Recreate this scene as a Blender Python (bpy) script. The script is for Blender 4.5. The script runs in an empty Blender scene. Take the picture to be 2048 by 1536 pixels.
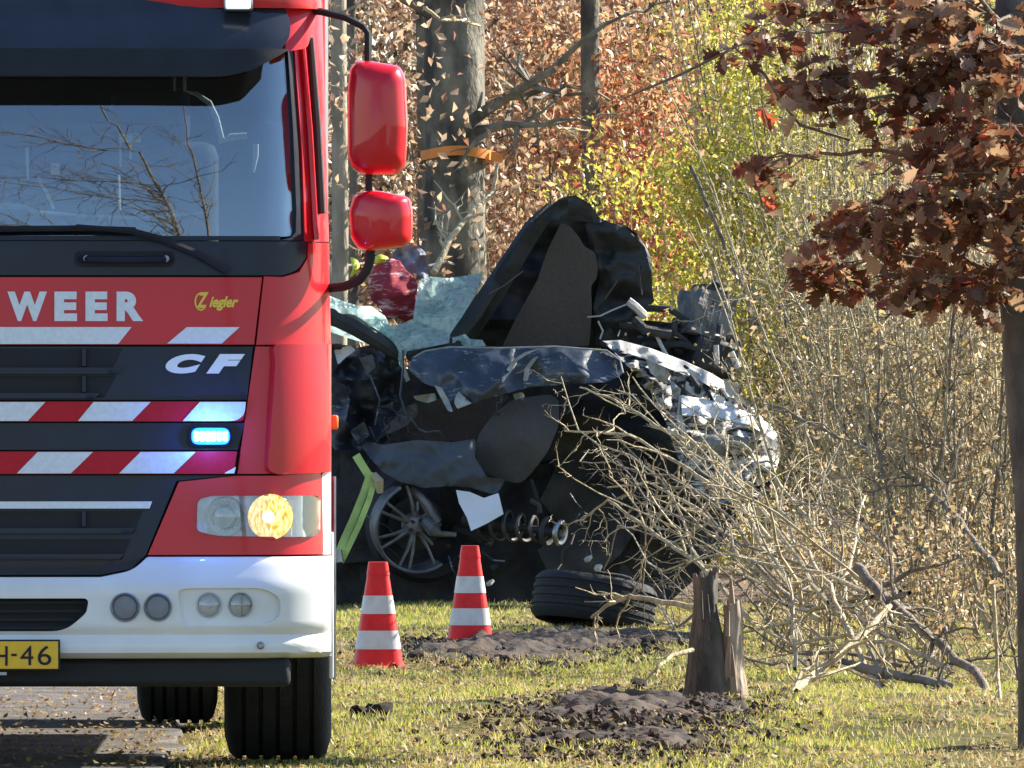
import bpy, bmesh, math, random
import numpy as np
from mathutils import Vector, Matrix, noise

random.seed(7); RNG = np.random.default_rng(7)
scene = bpy.context.scene
COL = scene.collection

# ------------------------------------------------------------------ camera
CAM_H, HOR, F = 1.35, 750.0, 23600.0           # eye height, horizon row, focal length (2048 px frame)
cd = bpy.data.cameras.new('camera'); cam = bpy.data.objects.new('camera', cd); COL.objects.link(cam)
cd.sensor_width = 36.0; cd.lens = F / 2048 * 36.0
cd.shift_y = -(768 - HOR) / 2048
cd.clip_start = 0.5; cd.clip_end = 3000
cam.location = (0, 0, CAM_H); cam.rotation_euler = (math.pi / 2, 0, 0)
scene.camera = cam

# ------------------------------------------------------------------ sky, sun, exposure
SUN_EL, SUN_AZ = math.radians(33), math.radians(64)    # azimuth clockwise from +Y (view direction)
w = bpy.data.worlds.new('World'); scene.world = w; w.use_nodes = True
nt = w.node_tree; bg = nt.nodes['Background']
sky = nt.nodes.new('ShaderNodeTexSky'); sky.sky_type = 'NISHITA'; sky.sun_disc = False
sky.sun_elevation = SUN_EL; sky.sun_rotation = SUN_AZ
sky.air_density = 1.0; sky.dust_density = 0.3; sky.ozone_density = 3.0
nt.links.new(sky.outputs[0], bg.inputs[0]); bg.inputs[1].default_value = 0.09
sd = bpy.data.lights.new('sun', 'SUN'); sun = bpy.data.objects.new('sun', sd); COL.objects.link(sun)
sd.energy = 5.0; sd.angle = math.radians(0.5); sd.color = (1.0, 0.93, 0.82)
sv = Vector((math.sin(SUN_AZ) * math.cos(SUN_EL), math.cos(SUN_AZ) * math.cos(SUN_EL), math.sin(SUN_EL)))
sun.rotation_euler = sv.to_track_quat('Z', 'Y').to_euler()
sun.location = (20, 60, 30)
vs = scene.view_settings
vs.view_transform = 'Standard'; vs.look = 'None'; vs.gamma = 1; vs.use_curve_mapping = False
vs.exposure = 1.42
scene.cycles.max_bounces = 8; scene.cycles.transparent_max_bounces = 12

# ------------------------------------------------------------------ helpers
def P(px, py, d):
    return Vector(((px - 1024) / F * d, d, CAM_H - (py - HOR) / F * d))
def D_ground(py):
    return F * CAM_H / (py - HOR)

MATS = {}
def mat(name, col, rough=0.6, metal=0.0, coat=0.0, var=0.15, scale=6.0, bump=0.0, bscale=40.0, spec=0.5, emit=None, estr=0.0, col2=None, stretch=None, detail=4.0):
    if name in MATS: return MATS[name]
    m = bpy.data.materials.new(name); m.use_nodes = True; n = m.node_tree.nodes; l = m.node_tree.links
    b = n['Principled BSDF']
    b.inputs['Roughness'].default_value = rough; b.inputs['Metallic'].default_value = metal
    b.inputs['Coat Weight'].default_value = coat; b.inputs['Coat Roughness'].default_value = 0.04
    b.inputs['Specular IOR Level'].default_value = spec
    tc = n.new('ShaderNodeTexCoord'); vec = tc.outputs['Object']
    if stretch:
        mp = n.new('ShaderNodeMapping'); mp.inputs['Scale'].default_value = stretch; l.new(vec, mp.inputs[0]); vec = mp.outputs[0]
    nz = n.new('ShaderNodeTexNoise'); nz.inputs['Scale'].default_value = scale; nz.inputs['Detail'].default_value = detail
    l.new(vec, nz.inputs['Vector'])
    cr = n.new('ShaderNodeValToRGB')
    c1 = [max(0, c * (1 - var)) for c in col]; c2 = [min(1, c * (1 + var)) for c in (col2 or col)]
    if col2: c1, c2 = list(col), list(col2)
    cr.color_ramp.elements[0].position = 0.35; cr.color_ramp.elements[1].position = 0.65
    cr.color_ramp.elements[0].color = (*c1, 1); cr.color_ramp.elements[1].color = (*c2, 1)
    l.new(nz.outputs[0], cr.inputs[0]); l.new(cr.outputs[0], b.inputs['Base Color'])
    if rough > 0.02:
        mr = n.new('ShaderNodeMapRange'); mr.inputs[3].default_value = rough * 0.85; mr.inputs[4].default_value = min(1, rough * 1.2)
        l.new(nz.outputs[0], mr.inputs[0]); l.new(mr.outputs[0], b.inputs['Roughness'])
    if bump:
        n2 = n.new('ShaderNodeTexNoise'); n2.inputs['Scale'].default_value = bscale; n2.inputs['Detail'].default_value = 5
        l.new(vec, n2.inputs['Vector'])
        bp = n.new('ShaderNodeBump'); bp.inputs['Strength'].default_value = bump; bp.inputs['Distance'].default_value = 0.02
        l.new(n2.outputs[0], bp.inputs['Height']); l.new(bp.outputs[0], b.inputs['Normal'])
    if emit:
        b.inputs['Emission Color'].default_value = (*emit, 1); b.inputs['Emission Strength'].default_value = estr
    MATS[name] = m; return m

def leaf_mat(name, cols, trans=0.45, rough=0.5, spec=0.4):
    if name in MATS: return MATS[name]
    m = bpy.data.materials.new(name); m.use_nodes = True; n = m.node_tree.nodes; l = m.node_tree.links
    b = n['Principled BSDF']; out = n['Material Output']
    g = n.new('ShaderNodeNewGeometry'); cr = n.new('ShaderNodeValToRGB')
    el = cr.color_ramp.elements
    while len(el) < len(cols): el.new(0.5)
    for i, c in enumerate(cols):
        el[i].position = i / max(1, len(cols) - 1); el[i].color = (*c, 1)
    l.new(g.outputs['Random Per Island'], cr.inputs[0]); l.new(cr.outputs[0], b.inputs['Base Color'])
    b.inputs['Roughness'].default_value = rough; b.inputs['Specular IOR Level'].default_value = spec
    t = n.new('ShaderNodeBsdfTranslucent')
    mul = n.new('ShaderNodeMixRGB'); mul.blend_type = 'MULTIPLY'; mul.inputs[0].default_value = 1
    mul.inputs[2].default_value = (1.3, 1.18, 1.0, 1); l.new(cr.outputs[0], mul.inputs[1]); l.new(mul.outputs[0], t.inputs[0])
    mx = n.new('ShaderNodeMixShader'); mx.inputs[0].default_value = trans
    l.new(b.outputs[0], mx.inputs[1]); l.new(t.outputs[0], mx.inputs[2]); l.new(mx.outputs[0], out.inputs[0])
    MATS[name] = m; return m

def glass_mat(name, tint, refl=0.2, rough=0.01):
    m = bpy.data.materials.new(name); m.use_nodes = True; n = m.node_tree.nodes; l = m.node_tree.links
    n.remove(n['Principled BSDF']); out = n['Material Output']
    tr = n.new('ShaderNodeBsdfTransparent'); tr.inputs[0].default_value = (*tint, 1)
    gl = n.new('ShaderNodeBsdfGlossy'); gl.inputs['Roughness'].default_value = rough
    lw = n.new('ShaderNodeLayerWeight'); lw.inputs[0].default_value = 0.35
    mr = n.new('ShaderNodeMapRange'); mr.inputs[3].default_value = refl; mr.inputs[4].default_value = 0.95
    l.new(lw.outputs['Fresnel'], mr.inputs[0])
    mx = n.new('ShaderNodeMixShader'); l.new(mr.outputs[0], mx.inputs[0]); l.new(tr.outputs[0], mx.inputs[1]); l.new(gl.outputs[0], mx.inputs[2])
    l.new(mx.outputs[0], out.inputs[0]); MATS[name] = m; return m

def tag(o, label=None, cat=None, group=None, kind=None):
    if label: o['label'] = label
    if cat: o['category'] = cat
    if group: o['group'] = group
    if kind: o['kind'] = kind
    return o
def thing(name, label, cat, loc=(0, 0, 0), rz=0.0, group=None):
    o = bpy.data.objects.new(name, None); COL.objects.link(o); o.empty_display_size = 0.1
    o.location = loc; o.rotation_euler = (0, 0, rz); return tag(o, label, cat, group)
def finish(me, smooth=True, angle=40):
    if smooth:
        me.polygons.foreach_set('use_smooth', [True] * len(me.polygons))
        me.set_sharp_from_angle(angle=math.radians(angle))
def link(name, me, m, parent=None, world=True, smooth=True, angle=40, bevel=0):
    finish(me, smooth, angle)
    if m and not me.materials: me.materials.append(m)
    o = bpy.data.objects.new(name, me); COL.objects.link(o)
    if parent:
        o.parent = parent
        if world and parent.type == 'EMPTY':
            o.matrix_parent_inverse = Matrix.LocRotScale(parent.location, parent.rotation_euler, None).inverted()
    if bevel:
        b = o.modifiers.new('bevel', 'BEVEL'); b.width = bevel; b.segments = 2; b.limit_method = 'ANGLE'; b.angle_limit = math.radians(50)
    return o

class MB:
    def __init__(s): s.v = []; s.f = []
    def add(s, v, f):
        o = len(s.v); s.v += [tuple(p) for p in v]; s.f += [tuple(i + o for i in q) for q in f]; return s
    def tube(s, path, radii, n=6, cap=True):
        path = [Vector(p) for p in path]; m = len(path)
        if not hasattr(radii, '__len__'): radii = [radii] * m
        ref = None; vs_ = []
        for i, p in enumerate(path):
            t = (path[min(i + 1, m - 1)] - path[max(i - 1, 0)])
            if t.length < 1e-9: t = Vector((0, 0, 1))
            t.normalize()
            if ref is None: ref = Vector((0, 0, 1)) if abs(t.z) < 0.9 else Vector((1, 0, 0))
            a = t.cross(ref)
            if a.length < 1e-6: a = t.orthogonal()
            a.normalize(); b = a.cross(t).normalized(); ref = b
            for k in range(n):
                q = 2 * math.pi * k / n
                vs_.append(p + (a * math.cos(q) + b * math.sin(q)) * radii[i])
        f = [(i * n + k, i * n + (k + 1) % n, (i + 1) * n + (k + 1) % n, (i + 1) * n + k) for i in range(m - 1) for k in range(n)]
        if cap: f += [tuple(range(n))[::-1], tuple((m - 1) * n + k for k in range(n))]
        return s.add(vs_, f)
    def box(s, c, size, rot=None):
        x, y, z = [q / 2 for q in size]; c = Vector(c)
        vv = [Vector(q) for q in ((-x, -y, -z), (x, -y, -z), (x, y, -z), (-x, y, -z), (-x, -y, z), (x, -y, z), (x, y, z), (-x, y, z))]
        if rot is not None: vv = [rot @ q for q in vv]
        return s.add([q + c for q in vv], [(3, 2, 1, 0), (4, 5, 6, 7), (0, 1, 5, 4), (1, 2, 6, 5), (2, 3, 7, 6), (3, 0, 4, 7)])
    def lathe(s, prof, c=(0, 0, 0), axis='Z', n=24, rot=None, a0=0, a1=2 * math.pi):
        full = abs(a1 - a0 - 2 * math.pi) < 1e-6; k = n if full else n + 1
        vv = []
        for r, h in prof:
            for i in range(k):
                q = a0 + (a1 - a0) * i / n
                p = {'Z': (r * math.cos(q), r * math.sin(q), h), 'Y': (r * math.cos(q), h, r * math.sin(q)), 'X': (h, r * math.cos(q), r * math.sin(q))}[axis]
                p = Vector(p)
                if rot is not None: p = rot @ p
                vv.append(p + Vector(c))
        ff = []
        for j in range(len(prof) - 1):
            for i in range(n if full else n):
                i2 = (i + 1) % k
                ff.append((j * k + i, j * k + i2, (j + 1) * k + i2, (j + 1) * k + i))
        return s.add(vv, ff)
    def build(s, name, m, parent=None, world=True, smooth=True, angle=40, bevel=0, normals=True):
        me = bpy.data.meshes.new(name); me.from_pydata(s.v, [], s.f); me.validate()
        if normals:
            bm = bmesh.new(); bm.from_mesh(me); bmesh.ops.recalc_face_normals(bm, faces=bm.faces); bm.to_mesh(me); bm.free()
        return link(name, me, m, parent, world, smooth, angle, bevel)

def rp(pts, r, seg=5):
    """round the corners of a polygon; r one number or a list"""
    out = []; n = len(pts); rs = r if hasattr(r, '__len__') else [r] * n
    for i in range(n):
        p0, p, p1 = Vector(pts[i - 1]), Vector(pts[i]), Vector(pts[(i + 1) % n])
        a, b = (p0 - p), (p1 - p); q = min(rs[i], a.length * 0.48, b.length * 0.48)
        if q < 0.01: out.append(tuple(p)); continue
        s_, e_ = p + a.normalized() * q, p + b.normalized() * q
        for k in range(seg + 1):
            t = k / seg; out.append(tuple(s_ * (1 - t) ** 2 + p * 2 * t * (1 - t) + e_ * t ** 2))
    return out

def grid_poly(poly, step):
    """bmesh of a filled 2-D polygon cut by a grid of lines (x and y step)"""
    bm = bmesh.new(); vv = [bm.verts.new((p[0], p[1], 0)) for p in poly]
    bm.faces.new(vv)
    bmesh.ops.triangulate(bm, faces=bm.faces[:])
    bmesh.ops.dissolve_limit(bm, angle_limit=0.01, verts=bm.verts[:], edges=bm.edges[:], use_dissolve_boundaries=False) if False else None
    xs = [p[0] for p in poly]; ys = [p[1] for p in poly]
    for lo, hi, nrm in ((min(xs), max(xs), (1, 0, 0)), (min(ys), max(ys), (0, 1, 0))):
        st = step if not hasattr(step, '__len__') else step[0 if nrm[0] else 1]
        if not st: continue
        k = math.floor(lo / st) + 1
        while k * st < hi - 1e-6:
            co = (k * st, 0, 0) if nrm[0] else (0, k * st, 0)
            bmesh.ops.bisect_plane(bm, geom=bm.verts[:] + bm.edges[:] + bm.faces[:], plane_co=co, plane_no=nrm, dist=1e-5)
            k += 1
    bmesh.ops.remove_doubles(bm, verts=bm.verts[:], dist=1e-5)
    return bm

def shell(bm, fn_front, fn_back):
    """map a flat bmesh to a solid: fn(x, y) -> 3-D for the front and the back skin"""
    bm.verts.ensure_lookup_table(); n = len(bm.verts); bm.verts.index_update()
    v = [fn_front(p.co.x, p.co.y) for p in bm.verts] + [fn_back(p.co.x, p.co.y) for p in bm.verts]
    f = []
    for q in bm.faces:
        i = [p.index for p in q.verts]; f.append(i); f.append([k + n for k in reversed(i)])
    for e in bm.edges:
        if e.is_boundary:
            a, b = e.verts[0].index, e.verts[1].index; f.append((a, b, b + n, a + n))
    bm.free(); m = MB(); m.add(v, f); return m

def boolean_cut(o, cut):
    md = o.modifiers.new('cut', 'BOOLEAN'); md.object = cut; md.operation = 'DIFFERENCE'; md.solver = 'EXACT'
    bpy.context.view_layer.update()
    dg = bpy.context.evaluated_depsgraph_get()
    me = bpy.data.meshes.new_from_object(o.evaluated_get(dg)); o.modifiers.clear()
    old = o.data; o.data = me
    cm = cut.data; bpy.data.objects.remove(cut); bpy.data.meshes.remove(cm)
    finish(o.data, True, 35)

def fbm(p, freq, oct_=3):
    s = 0; a = 1
    for i in range(oct_):
        s += a * noise.noise(Vector(p) * freq); a *= 0.5; freq *= 2.1
    return s

def leaves(name, C, size, m, parent=None, up=0.5, kind='stuff', aspect=0.55, flat=None):
    """numpy cloud of folded diamond leaves at the points C"""
    N = len(C); C = np.asarray(C)
    s = (size[0] + (size[1] * 1.15 - size[0]) * RNG.beta(1.3, 2.2, N))[:, None]
    a = RNG.normal(size=(N, 3)); a[:, 2] -= up; a /= np.linalg.norm(a, axis=1)[:, None]
    if flat is not None: a[:, 2] *= flat; a /= np.linalg.norm(a, axis=1)[:, None]
    r = RNG.normal(size=(N, 3))
    if flat is not None: r[:, 2] *= 0.1
    b = np.cross(a, r); 
    if flat is not None: b = np.cross(a, np.array([0, 0, 1.0]) + r * 0.35)
    b /= np.linalg.norm(b, axis=1)[:, None]; c = np.cross(a, b)
    fold = RNG.uniform(0.05, 0.3, N)[:, None]
    V = np.stack([C, C + a * s * .5 + b * s * aspect / 2 + c * s * fold, C + a * s, C + a * s * .5 - b * s * aspect / 2 + c * s * fold], 1).reshape(-1, 3)
    me = bpy.data.meshes.new(name)
    me.vertices.add(4 * N); me.vertices.foreach_set('co', V.astype(np.float32).ravel())
    me.loops.add(6 * N); base = (np.arange(N) * 4)[:, None]
    me.loops.foreach_set('vertex_index', (base + np.array([[0, 1, 2, 0, 2, 3]])).astype(np.int32).ravel())
    me.polygons.add(2 * N); me.polygons.foreach_set('loop_start', (np.arange(2 * N) * 3).astype(np.int32))
    me.update(calc_edges=True); me.materials.append(m)
    o = bpy.data.objects.new(name, me); COL.objects.link(o)
    if parent:
        o.parent = parent; o.matrix_parent_inverse = Matrix.Translation(-parent.location)
    if kind: o['kind'] = kind
    return o

def wob(p0, p1, n, amp, sag=0.0, seed=0):
    p0, p1 = Vector(p0), Vector(p1); L = (p1 - p0).length; out = []
    for i in range(n + 1):
        t = i / n; q = p0.lerp(p1, t)
        k = math.sin(math.pi * t) if False else min(1, 3 * t)
        q += Vector((noise.noise((t * 3 + seed, 1.7, seed)), noise.noise((t * 3 + seed, 9.1, seed)), noise.noise((t * 3 + seed, 5.3, seed)))) * amp * L * k
        q.z += sag * L * 4 * t * (1 - t); out.append(q)
    return out
def taper(r0, r1, n): return [r0 + (r1 - r0) * i / n for i in range(n + 1)]

def twigs(mb, path, r, count, length, seed, spread=0.8, level=1, n=4, t0=0.2, updir=(0, 0, .3), zs=1.0):
    rnd = random.Random(seed); tips = []
    for k in range(count):
        t = rnd.uniform(t0, 1.0); i = min(len(path) - 2, int(t * (len(path) - 1))); f = t * (len(path) - 1) - i
        p = path[i].lerp(path[i + 1], f); d = (path[i + 1] - path[i]).normalized()
        dv = (d * rnd.uniform(.3, 1.0) + Vector((rnd.gauss(0, spread), rnd.gauss(0, spread), rnd.gauss(0, spread) * zs)) + Vector(updir)).normalized()
        L = length * rnd.uniform(.4, 1.1) * (1.15 - 0.6 * t); q = wob(p, p + dv * L, 5, 0.16, 0, rnd.uniform(0, 99))
        rr = max(.0022, r * (1 - 0.5 * t) * 0.62)
        mb.tube(q, taper(rr, rr * 0.3, 5), n, False); tips += q[2:]
        if level > 1: tips += twigs(mb, q, rr, max(2, min(4, int(count * 0.4))), L * 0.55, rnd.random() * 999, spread, level - 1, 3, 0.15, updir, zs)
    return tips

# ================================================================== GROUND
def road_edge(y): return -1.22 - 0.0135 * (y - 40)
def ground_h(x, y):
    e = x - road_edge(y)
    k = max(0.0, min(1.0, e / 0.8)); k *= max(0.0, min(1.0, (y - 20) / 15)) * max(0, min(1, (140 - y) / 30))
    h = 0.035 * fbm((x, y * .6, 0), 0.9, 3) + 0.018 * fbm((x, y, 4), 3.5, 2)
    # low hump of rough verge near the stump
    h += 0.05 * math.exp(-((x - 0.75) / 1.2) ** 2 - ((y - 47.5) / 2.5) ** 2)
    h += 0.06 * math.exp(-((x - 1.6) / 1.0) ** 2 - ((y - 46.0) / 2.0) ** 2)
    return h * k - 0.02 * (1 - k)
def lines(lo, a, b, hi, fine, n):
    q = list(np.arange(a, b + 1e-6, fine))
    left = [a - (a - lo) * (k / n) ** 2.5 for k in range(n, 0, -1)]; right = [b + (hi - b) * (k / n) ** 2.5 for k in range(1, n + 1)]
    return left + q + right
gx = lines(-700, -3.5, 5.0, 700, 0.09, 22); gy = lines(-400, 38, 74, 1500, 0.16, 26)
gv = [(x, y, ground_h(x, y)) for y in gy for x in gx]; nx = len(gx)
gf = [(j * nx + i, j * nx + i + 1, (j + 1) * nx + i + 1, (j + 1) * nx + i) for j in range(len(gy) - 1) for i in range(nx - 1)]

def ground_material():
    m = bpy.data.materials.new('verge_soil'); m.use_nodes = True; n = m.node_tree.nodes; l = m.node_tree.links
    b = n['Principled BSDF']; b.inputs['Roughness'].default_value = 0.95; b.inputs['Specular IOR Level'].default_value = 0.15
    tc = n.new('ShaderNodeTexCoord')
    def nz(s, d=5): q = n.new('ShaderNodeTexNoise'); q.inputs['Scale'].default_value = s; q.inputs['Detail'].default_value = d; l.new(tc.outputs['Object'], q.inputs[0]); return q
    big, fine = nz(1.3), nz(22)
    r1 = n.new('ShaderNodeValToRGB'); e = r1.color_ramp.elements
    e[0].position = .32; e[0].color = (.085, .06, .032, 1); e[1].position = .68; e[1].color = (.22, .17, .075, 1)
    q = e.new(.5); q.color = (.12, .13, .035, 1); l.new(big.outputs[0], r1.inputs[0])
    r2 = n.new('ShaderNodeValToRGB'); e = r2.color_ramp.elements
    e[0].position = .35; e[0].color = (.35, .3, .25, 1); e[1].position = .7; e[1].color = (1, 1, 1, 1); l.new(fine.outputs[0], r2.inputs[0])
    mx = n.new('ShaderNodeMixRGB'); mx.blend_type = 'MULTIPLY'; mx.inputs[0].default_value = .8
    l.new(r1.outputs[0], mx.inputs[1]); l.new(r2.outputs[0], mx.inputs[2]); l.new(mx.outputs[0], b.inputs['Base Color'])
    bp = n.new('ShaderNodeBump'); bp.inputs['Strength'].default_value = .8; bp.inputs['Distance'].default_value = .03
    l.new(fine.outputs[0], bp.inputs['Height']); l.new(bp.outputs[0], b.inputs['Normal']); return m
g = MB(); g.add(gv, gf); ground = g.build('ground', ground_material(), normals=False); tag(ground, kind='structure')

road_m = mat('asphalt', (.085, .075, .066), .85, var=.3, scale=3.5, bump=.8, bscale=120, col2=(.17, .145, .115), detail=9)
rv = []; rf = []
ys = [-60, 20] + list(np.arange(36, 76, 0.12)) + [120, 400]
for y in ys:
    e = road_edge(y) + 0.10 * fbm((0, y, 2), 1.6, 4)
    rv += [(e - 6.2, y, 0.004), (e - 3, y, 0.03), (e, y, 0.004), (e + 0.02, y, -0.05)]
for j in range(len(ys) - 1):
    for i in range(3): rf.append((j * 4 + i, j * 4 + i + 1, j * 4 + i + 5, j * 4 + i + 4))
r = MB(); r.add(rv, rf); tag(r.build('road', road_m), kind='structure')

# ================================================================== FIRE ENGINE
RED = mat('fire_red_paint', (.66, .005, .015), .34, spec=.3, coat=.4, var=.06, scale=2.5, col2=(.58, .016, .022), detail=10)
REDM = mat('mirror_red_paint', (.66, .006, .018), .3, spec=.3, coat=.6, var=.05, scale=3)
WHITE = mat('white_bumper_paint', (.80, .81, .81), .38, coat=.4, var=.05, scale=3, col2=(.68, .67, .64), detail=9)
BLACK = mat('black_trim', (.009, .013, .026), .38, spec=.35, coat=.12, var=.25, scale=8)
MATTE = mat('matte_black', (.010, .011, .014), .7, var=.3, scale=12)
NAVY = mat('dark_visor', (.020, .023, .036), .25, coat=.4, var=.2, scale=5)
REFL = mat('white_reflective_film', (.74, .77, .78), .35, var=.06, scale=60)
REDF = mat('red_reflective_film', (.52, .006, .018), .45, spec=.3, var=.08, scale=60)
CHROME = mat('bright_metal', (.72, .74, .78), .18, metal=1, var=.1, scale=20)
STEEL = mat('dull_steel', (.32, .33, .35), .38, metal=1, var=.2, scale=14)
YELLOW = mat('yellow_plate', (.85, .50, .02), .4, var=.04, scale=30)
GOLD = mat('yellow_lettering', (.9, .62, .06), .4, var=.05, scale=30)
RUBBER = mat('tyre_rubber', (.016, .016, .017), .8, var=.3, scale=10, bump=.3, bscale=60)
SENSOR = mat('grey_plastic', (.2, .21, .23), .45, var=.1, scale=20)
CABIN = mat('cab_interior', (.028, .03, .036), .75, var=.2, scale=8)
DASH = mat('dashboard', (.2, .205, .21), .6, var=.2, scale=8)
RAIL = mat('sunlit_pale_rail', (.82, .82, .72), .4, var=.05)  # paleness includes the sunlight falling into the cab
GLASS = glass_mat('windscreen_glass', (.70, .80, .84), .25)
CLEAR = glass_mat('clear_lens', (.93, .94, .95), .08)
AMBER = mat('amber_lens', (.8, .2, .02), .25, var=.05, coat=.5)

XC, SC, GY = -80.0, 590.0, 1546.5
TX = (XC - 1024) / SC                                   # truck centre line, world x at y = 40
PIV = Vector((TX, 40.0, 0))
truck = thing('fire_engine', 'red and white fire engine with blue flashing light parked at the roadside', 'fire engine', PIV, math.radians(0.80))
def wz(z): return 1.254 - max(0, z - 1.8) * 0.035
def plan(u, z):
    a = abs(u) * 1.254 / wz(z)
    if a < 1.0: return 0.05 * a * a
    t = min(0.99, (a - 1.0) / 0.254); return 0.05 + 0.1 * (a - 1) + 0.28 * (1 - math.sqrt(1 - t * t))
def prof(z): q = max(0, z - 1.8); return max(0, z - .74) * .055 + q * 0.06 + q * q * .13
def S(px, py, off=0.0):
    u = (px - XC) / SC; z = (GY - py) / SC
    d = (plan(u + 1e-3, z) - plan(u - 1e-3, z)) / 2e-3; d = max(-6, min(6, d)); L = math.hypot(d, 1)
    lim = wz(z) + .004; x = max(-lim, min(lim, u + off * d / L)) if off > 0 else u + off * d / L
    return Vector((x, plan(u, z) + prof(z) - off / L, z))
def sym(r): return [tuple(p) for p in r] + [(2 * XC - p[0], p[1]) for p in reversed(r)]
def mir(p): return [(2 * XC - a, b) for a, b in reversed(p)]
def fpanel(name, poly, m, parent=truck, off=0.0, th=0.02, step=(14, 30), bevel=0.003, offy=None):
    bm = grid_poly(poly, step)
    f = lambda x, y: S(x, y, off + (offy(y) if offy else 0))
    b = lambda x, y: S(x, y, off + (min(0, offy(y)) if offy else 0) - th)
    return shell(bm, f, b).build(name, m, parent, False, True, 35, bevel)

# hull behind the front skin, doors, roof, rear wall
hull = fpanel('cab_front_structure', sym([(640, 482), (655, 700), (652, 1118)]), MATTE, off=-0.03, th=0.06, bevel=0)
def lid(name, m, z0, z1, y0, y1, inset=0.0, parent=truck, x=None):
    xs = x or wz(z1) - inset; b = MB(); b.box((0, (y0 + y1) / 2, (z0 + z1) / 2), (2 * xs, y1 - y0, z1 - z0)); return b.build(name, m, parent, False, bevel=0.02)
for s in (-1, 1):
    b = MB()
    wv = []
    for z in (0.62, 1.2, 1.80):
        for y in (0.36, 1.85): wv.append((s * (wz(z) - 0.004), y, z))
    for z in (0.62, 1.2, 1.80):
        for y in (0.36, 1.85): wv.append((s * (wz(z) - 0.05), y, z))
    b.add(wv, [(0, 1, 3, 2), (2, 3, 5, 4), (6, 8, 9, 7), (8, 10, 11, 9), (0, 2, 8, 6), (2, 4, 10, 8), (1, 7, 9, 3), (3, 9, 11, 5), (4, 5, 11, 10), (0, 6, 7, 1)])
    dr = b.build('door', RED, truck, False, bevel=0.006)
    hb = MB(); hb.tube([(s * 1.262, 1.55, 1.45), (s * 1.285, 1.56, 1.45), (s * 1.285, 1.72, 1.45), (s * 1.262, 1.73, 1.45)], .012, 6); hb.build('handle', MATTE, dr, False)
    # door upper frame: pillars and side glass
    for nm, y0, y1, z0, z1 in (('side_pillar', 1.15, 1.30, 1.8, 2.62), ('side_pillar', 1.74, 1.85, 1.8, 2.62)):
        b = MB(); xx = [s * (wz(1.8) - .004), s * (wz(2.62) - .004)]
        b.add([(xx[0], y0, 1.8), (xx[0], y1, 1.8), (xx[1], y1, 2.62), (xx[1], y0, 2.62), (xx[0] - s * .05, y0, 1.8), (xx[0] - s * .05, y1, 1.8), (xx[1] - s * .05, y1, 2.62), (xx[1] - s * .05, y0, 2.62)],
              [(0, 1, 2, 3), (7, 6, 5, 4), (0, 4, 5, 1), (1, 5, 6, 2), (2, 6, 7, 3), (3, 7, 4, 0)]); b.build(nm, BLACK, truck, False, bevel=.005)
    b = MB(); x0, x1 = s * (wz(1.8) - .025), s * (wz(2.62) - .025)
    b.add([(x0, .42, 1.8), (x0, 1.74, 1.8), (x1, 1.74, 2.62), (x1, .55, 2.62)], [(0, 1, 2, 3)]); b.build('side_window', CLEAR, truck, False)
rf_ = MB()
rz = [(2.60, 0.0, .155), (2.66, .0, .15), (2.78, .04, .17), (2.90, .12, .26), (2.95, .3, .5)]
def ring(z, ins, yf):
    q = []; wx = wz(2.62) - ins
    pts = rp([(-wx, yf), (wx, yf), (wx, 1.9), (-wx, 1.9)], [.26, .26, .06, .06], 6)
    return [(x, y, z) for x, y in pts]
rings = [ring(*a) for a in rz]; n_ = len(rings[0])
for a in rings: rf_.v += a
for j in range(len(rings) - 1): rf_.f += [(j * n_ + i, j * n_ + (i + 1) % n_, (j + 1) * n_ + (i + 1) % n_, (j + 1) * n_ + i) for i in range(n_)]
rf_.f += [tuple(range(n_))[::-1], tuple((len(rings) - 1) * n_ + i for i in range(n_))]
roof = rf_.build('roof', RED, truck, False, angle=50)
lid('rear_wall', CABIN, 0.75, 2.6, 1.86, 1.92, .03); lid('cab_floor', CABIN, 0.95, 1.0, .35, 1.86, .06)
lid('roof_lining', CABIN, 2.575, 2.595, .32, 1.86, .08)

# A pillars with drip rails
for s in (-1, 1):
    fx = (lambda p: p) if s > 0 else mir
    fpanel('windscreen_pillar', fx([(578, -6), (640, -6), (654, 482), (607, 482), (601, 300), (585, 90)]), RED, off=0.006, th=.05, step=(10, 40), bevel=.006)
    g2 = MB(); path = [S(*(fx([q])[0]), .016) for q in ((612, 70), (624, 240), (633, 424))]
    g2.tube(path, [.012, .016, .017], 8); g2.build('drip_rail', MATTE, truck, False)
    path = [S(*(fx([q])[0]), .016) for q in ((596, 70), (612, 260), (622, 440), (625, 478))]
    g2 = MB(); g2.tube(path, .010, 8); g2.build('pillar_trim', RED, truck, False)
# windscreen and its black border
ws = fpanel('windscreen', rp(sym([(570, 60), (590, 250), (598, 420), (599, 472)]), [0, 0, 0, 26, 26, 0, 0, 0], 5), GLASS, off=-.012, th=.005, step=(40, 60), bevel=0)
ring_o = [(585, 58), (601, 300), (607, 478)]
for s in (-1, 1):
    fx = (lambda p: p) if s > 0 else mir
    fpanel('windscreen_seal', fx([(572, 62), (583, 62), (597, 250), (605, 420), (607, 480), (560, 480), (582, 474), (591, 462), (592, 420), (585, 250)]), BLACK, off=0.0, th=.02, step=(10, 30), bevel=.002)
fpanel('windscreen_seal', sym([(560, 471), (560, 480)]), BLACK, off=0.0, th=.02)
fpanel('wiper_cowl', rp(sym([(608, 482), (606, 515), (590, 540), (562, 550)]), [2, 6, 14, 2, 2, 14, 6, 2]), BLACK, off=.012, th=.05)
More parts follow.
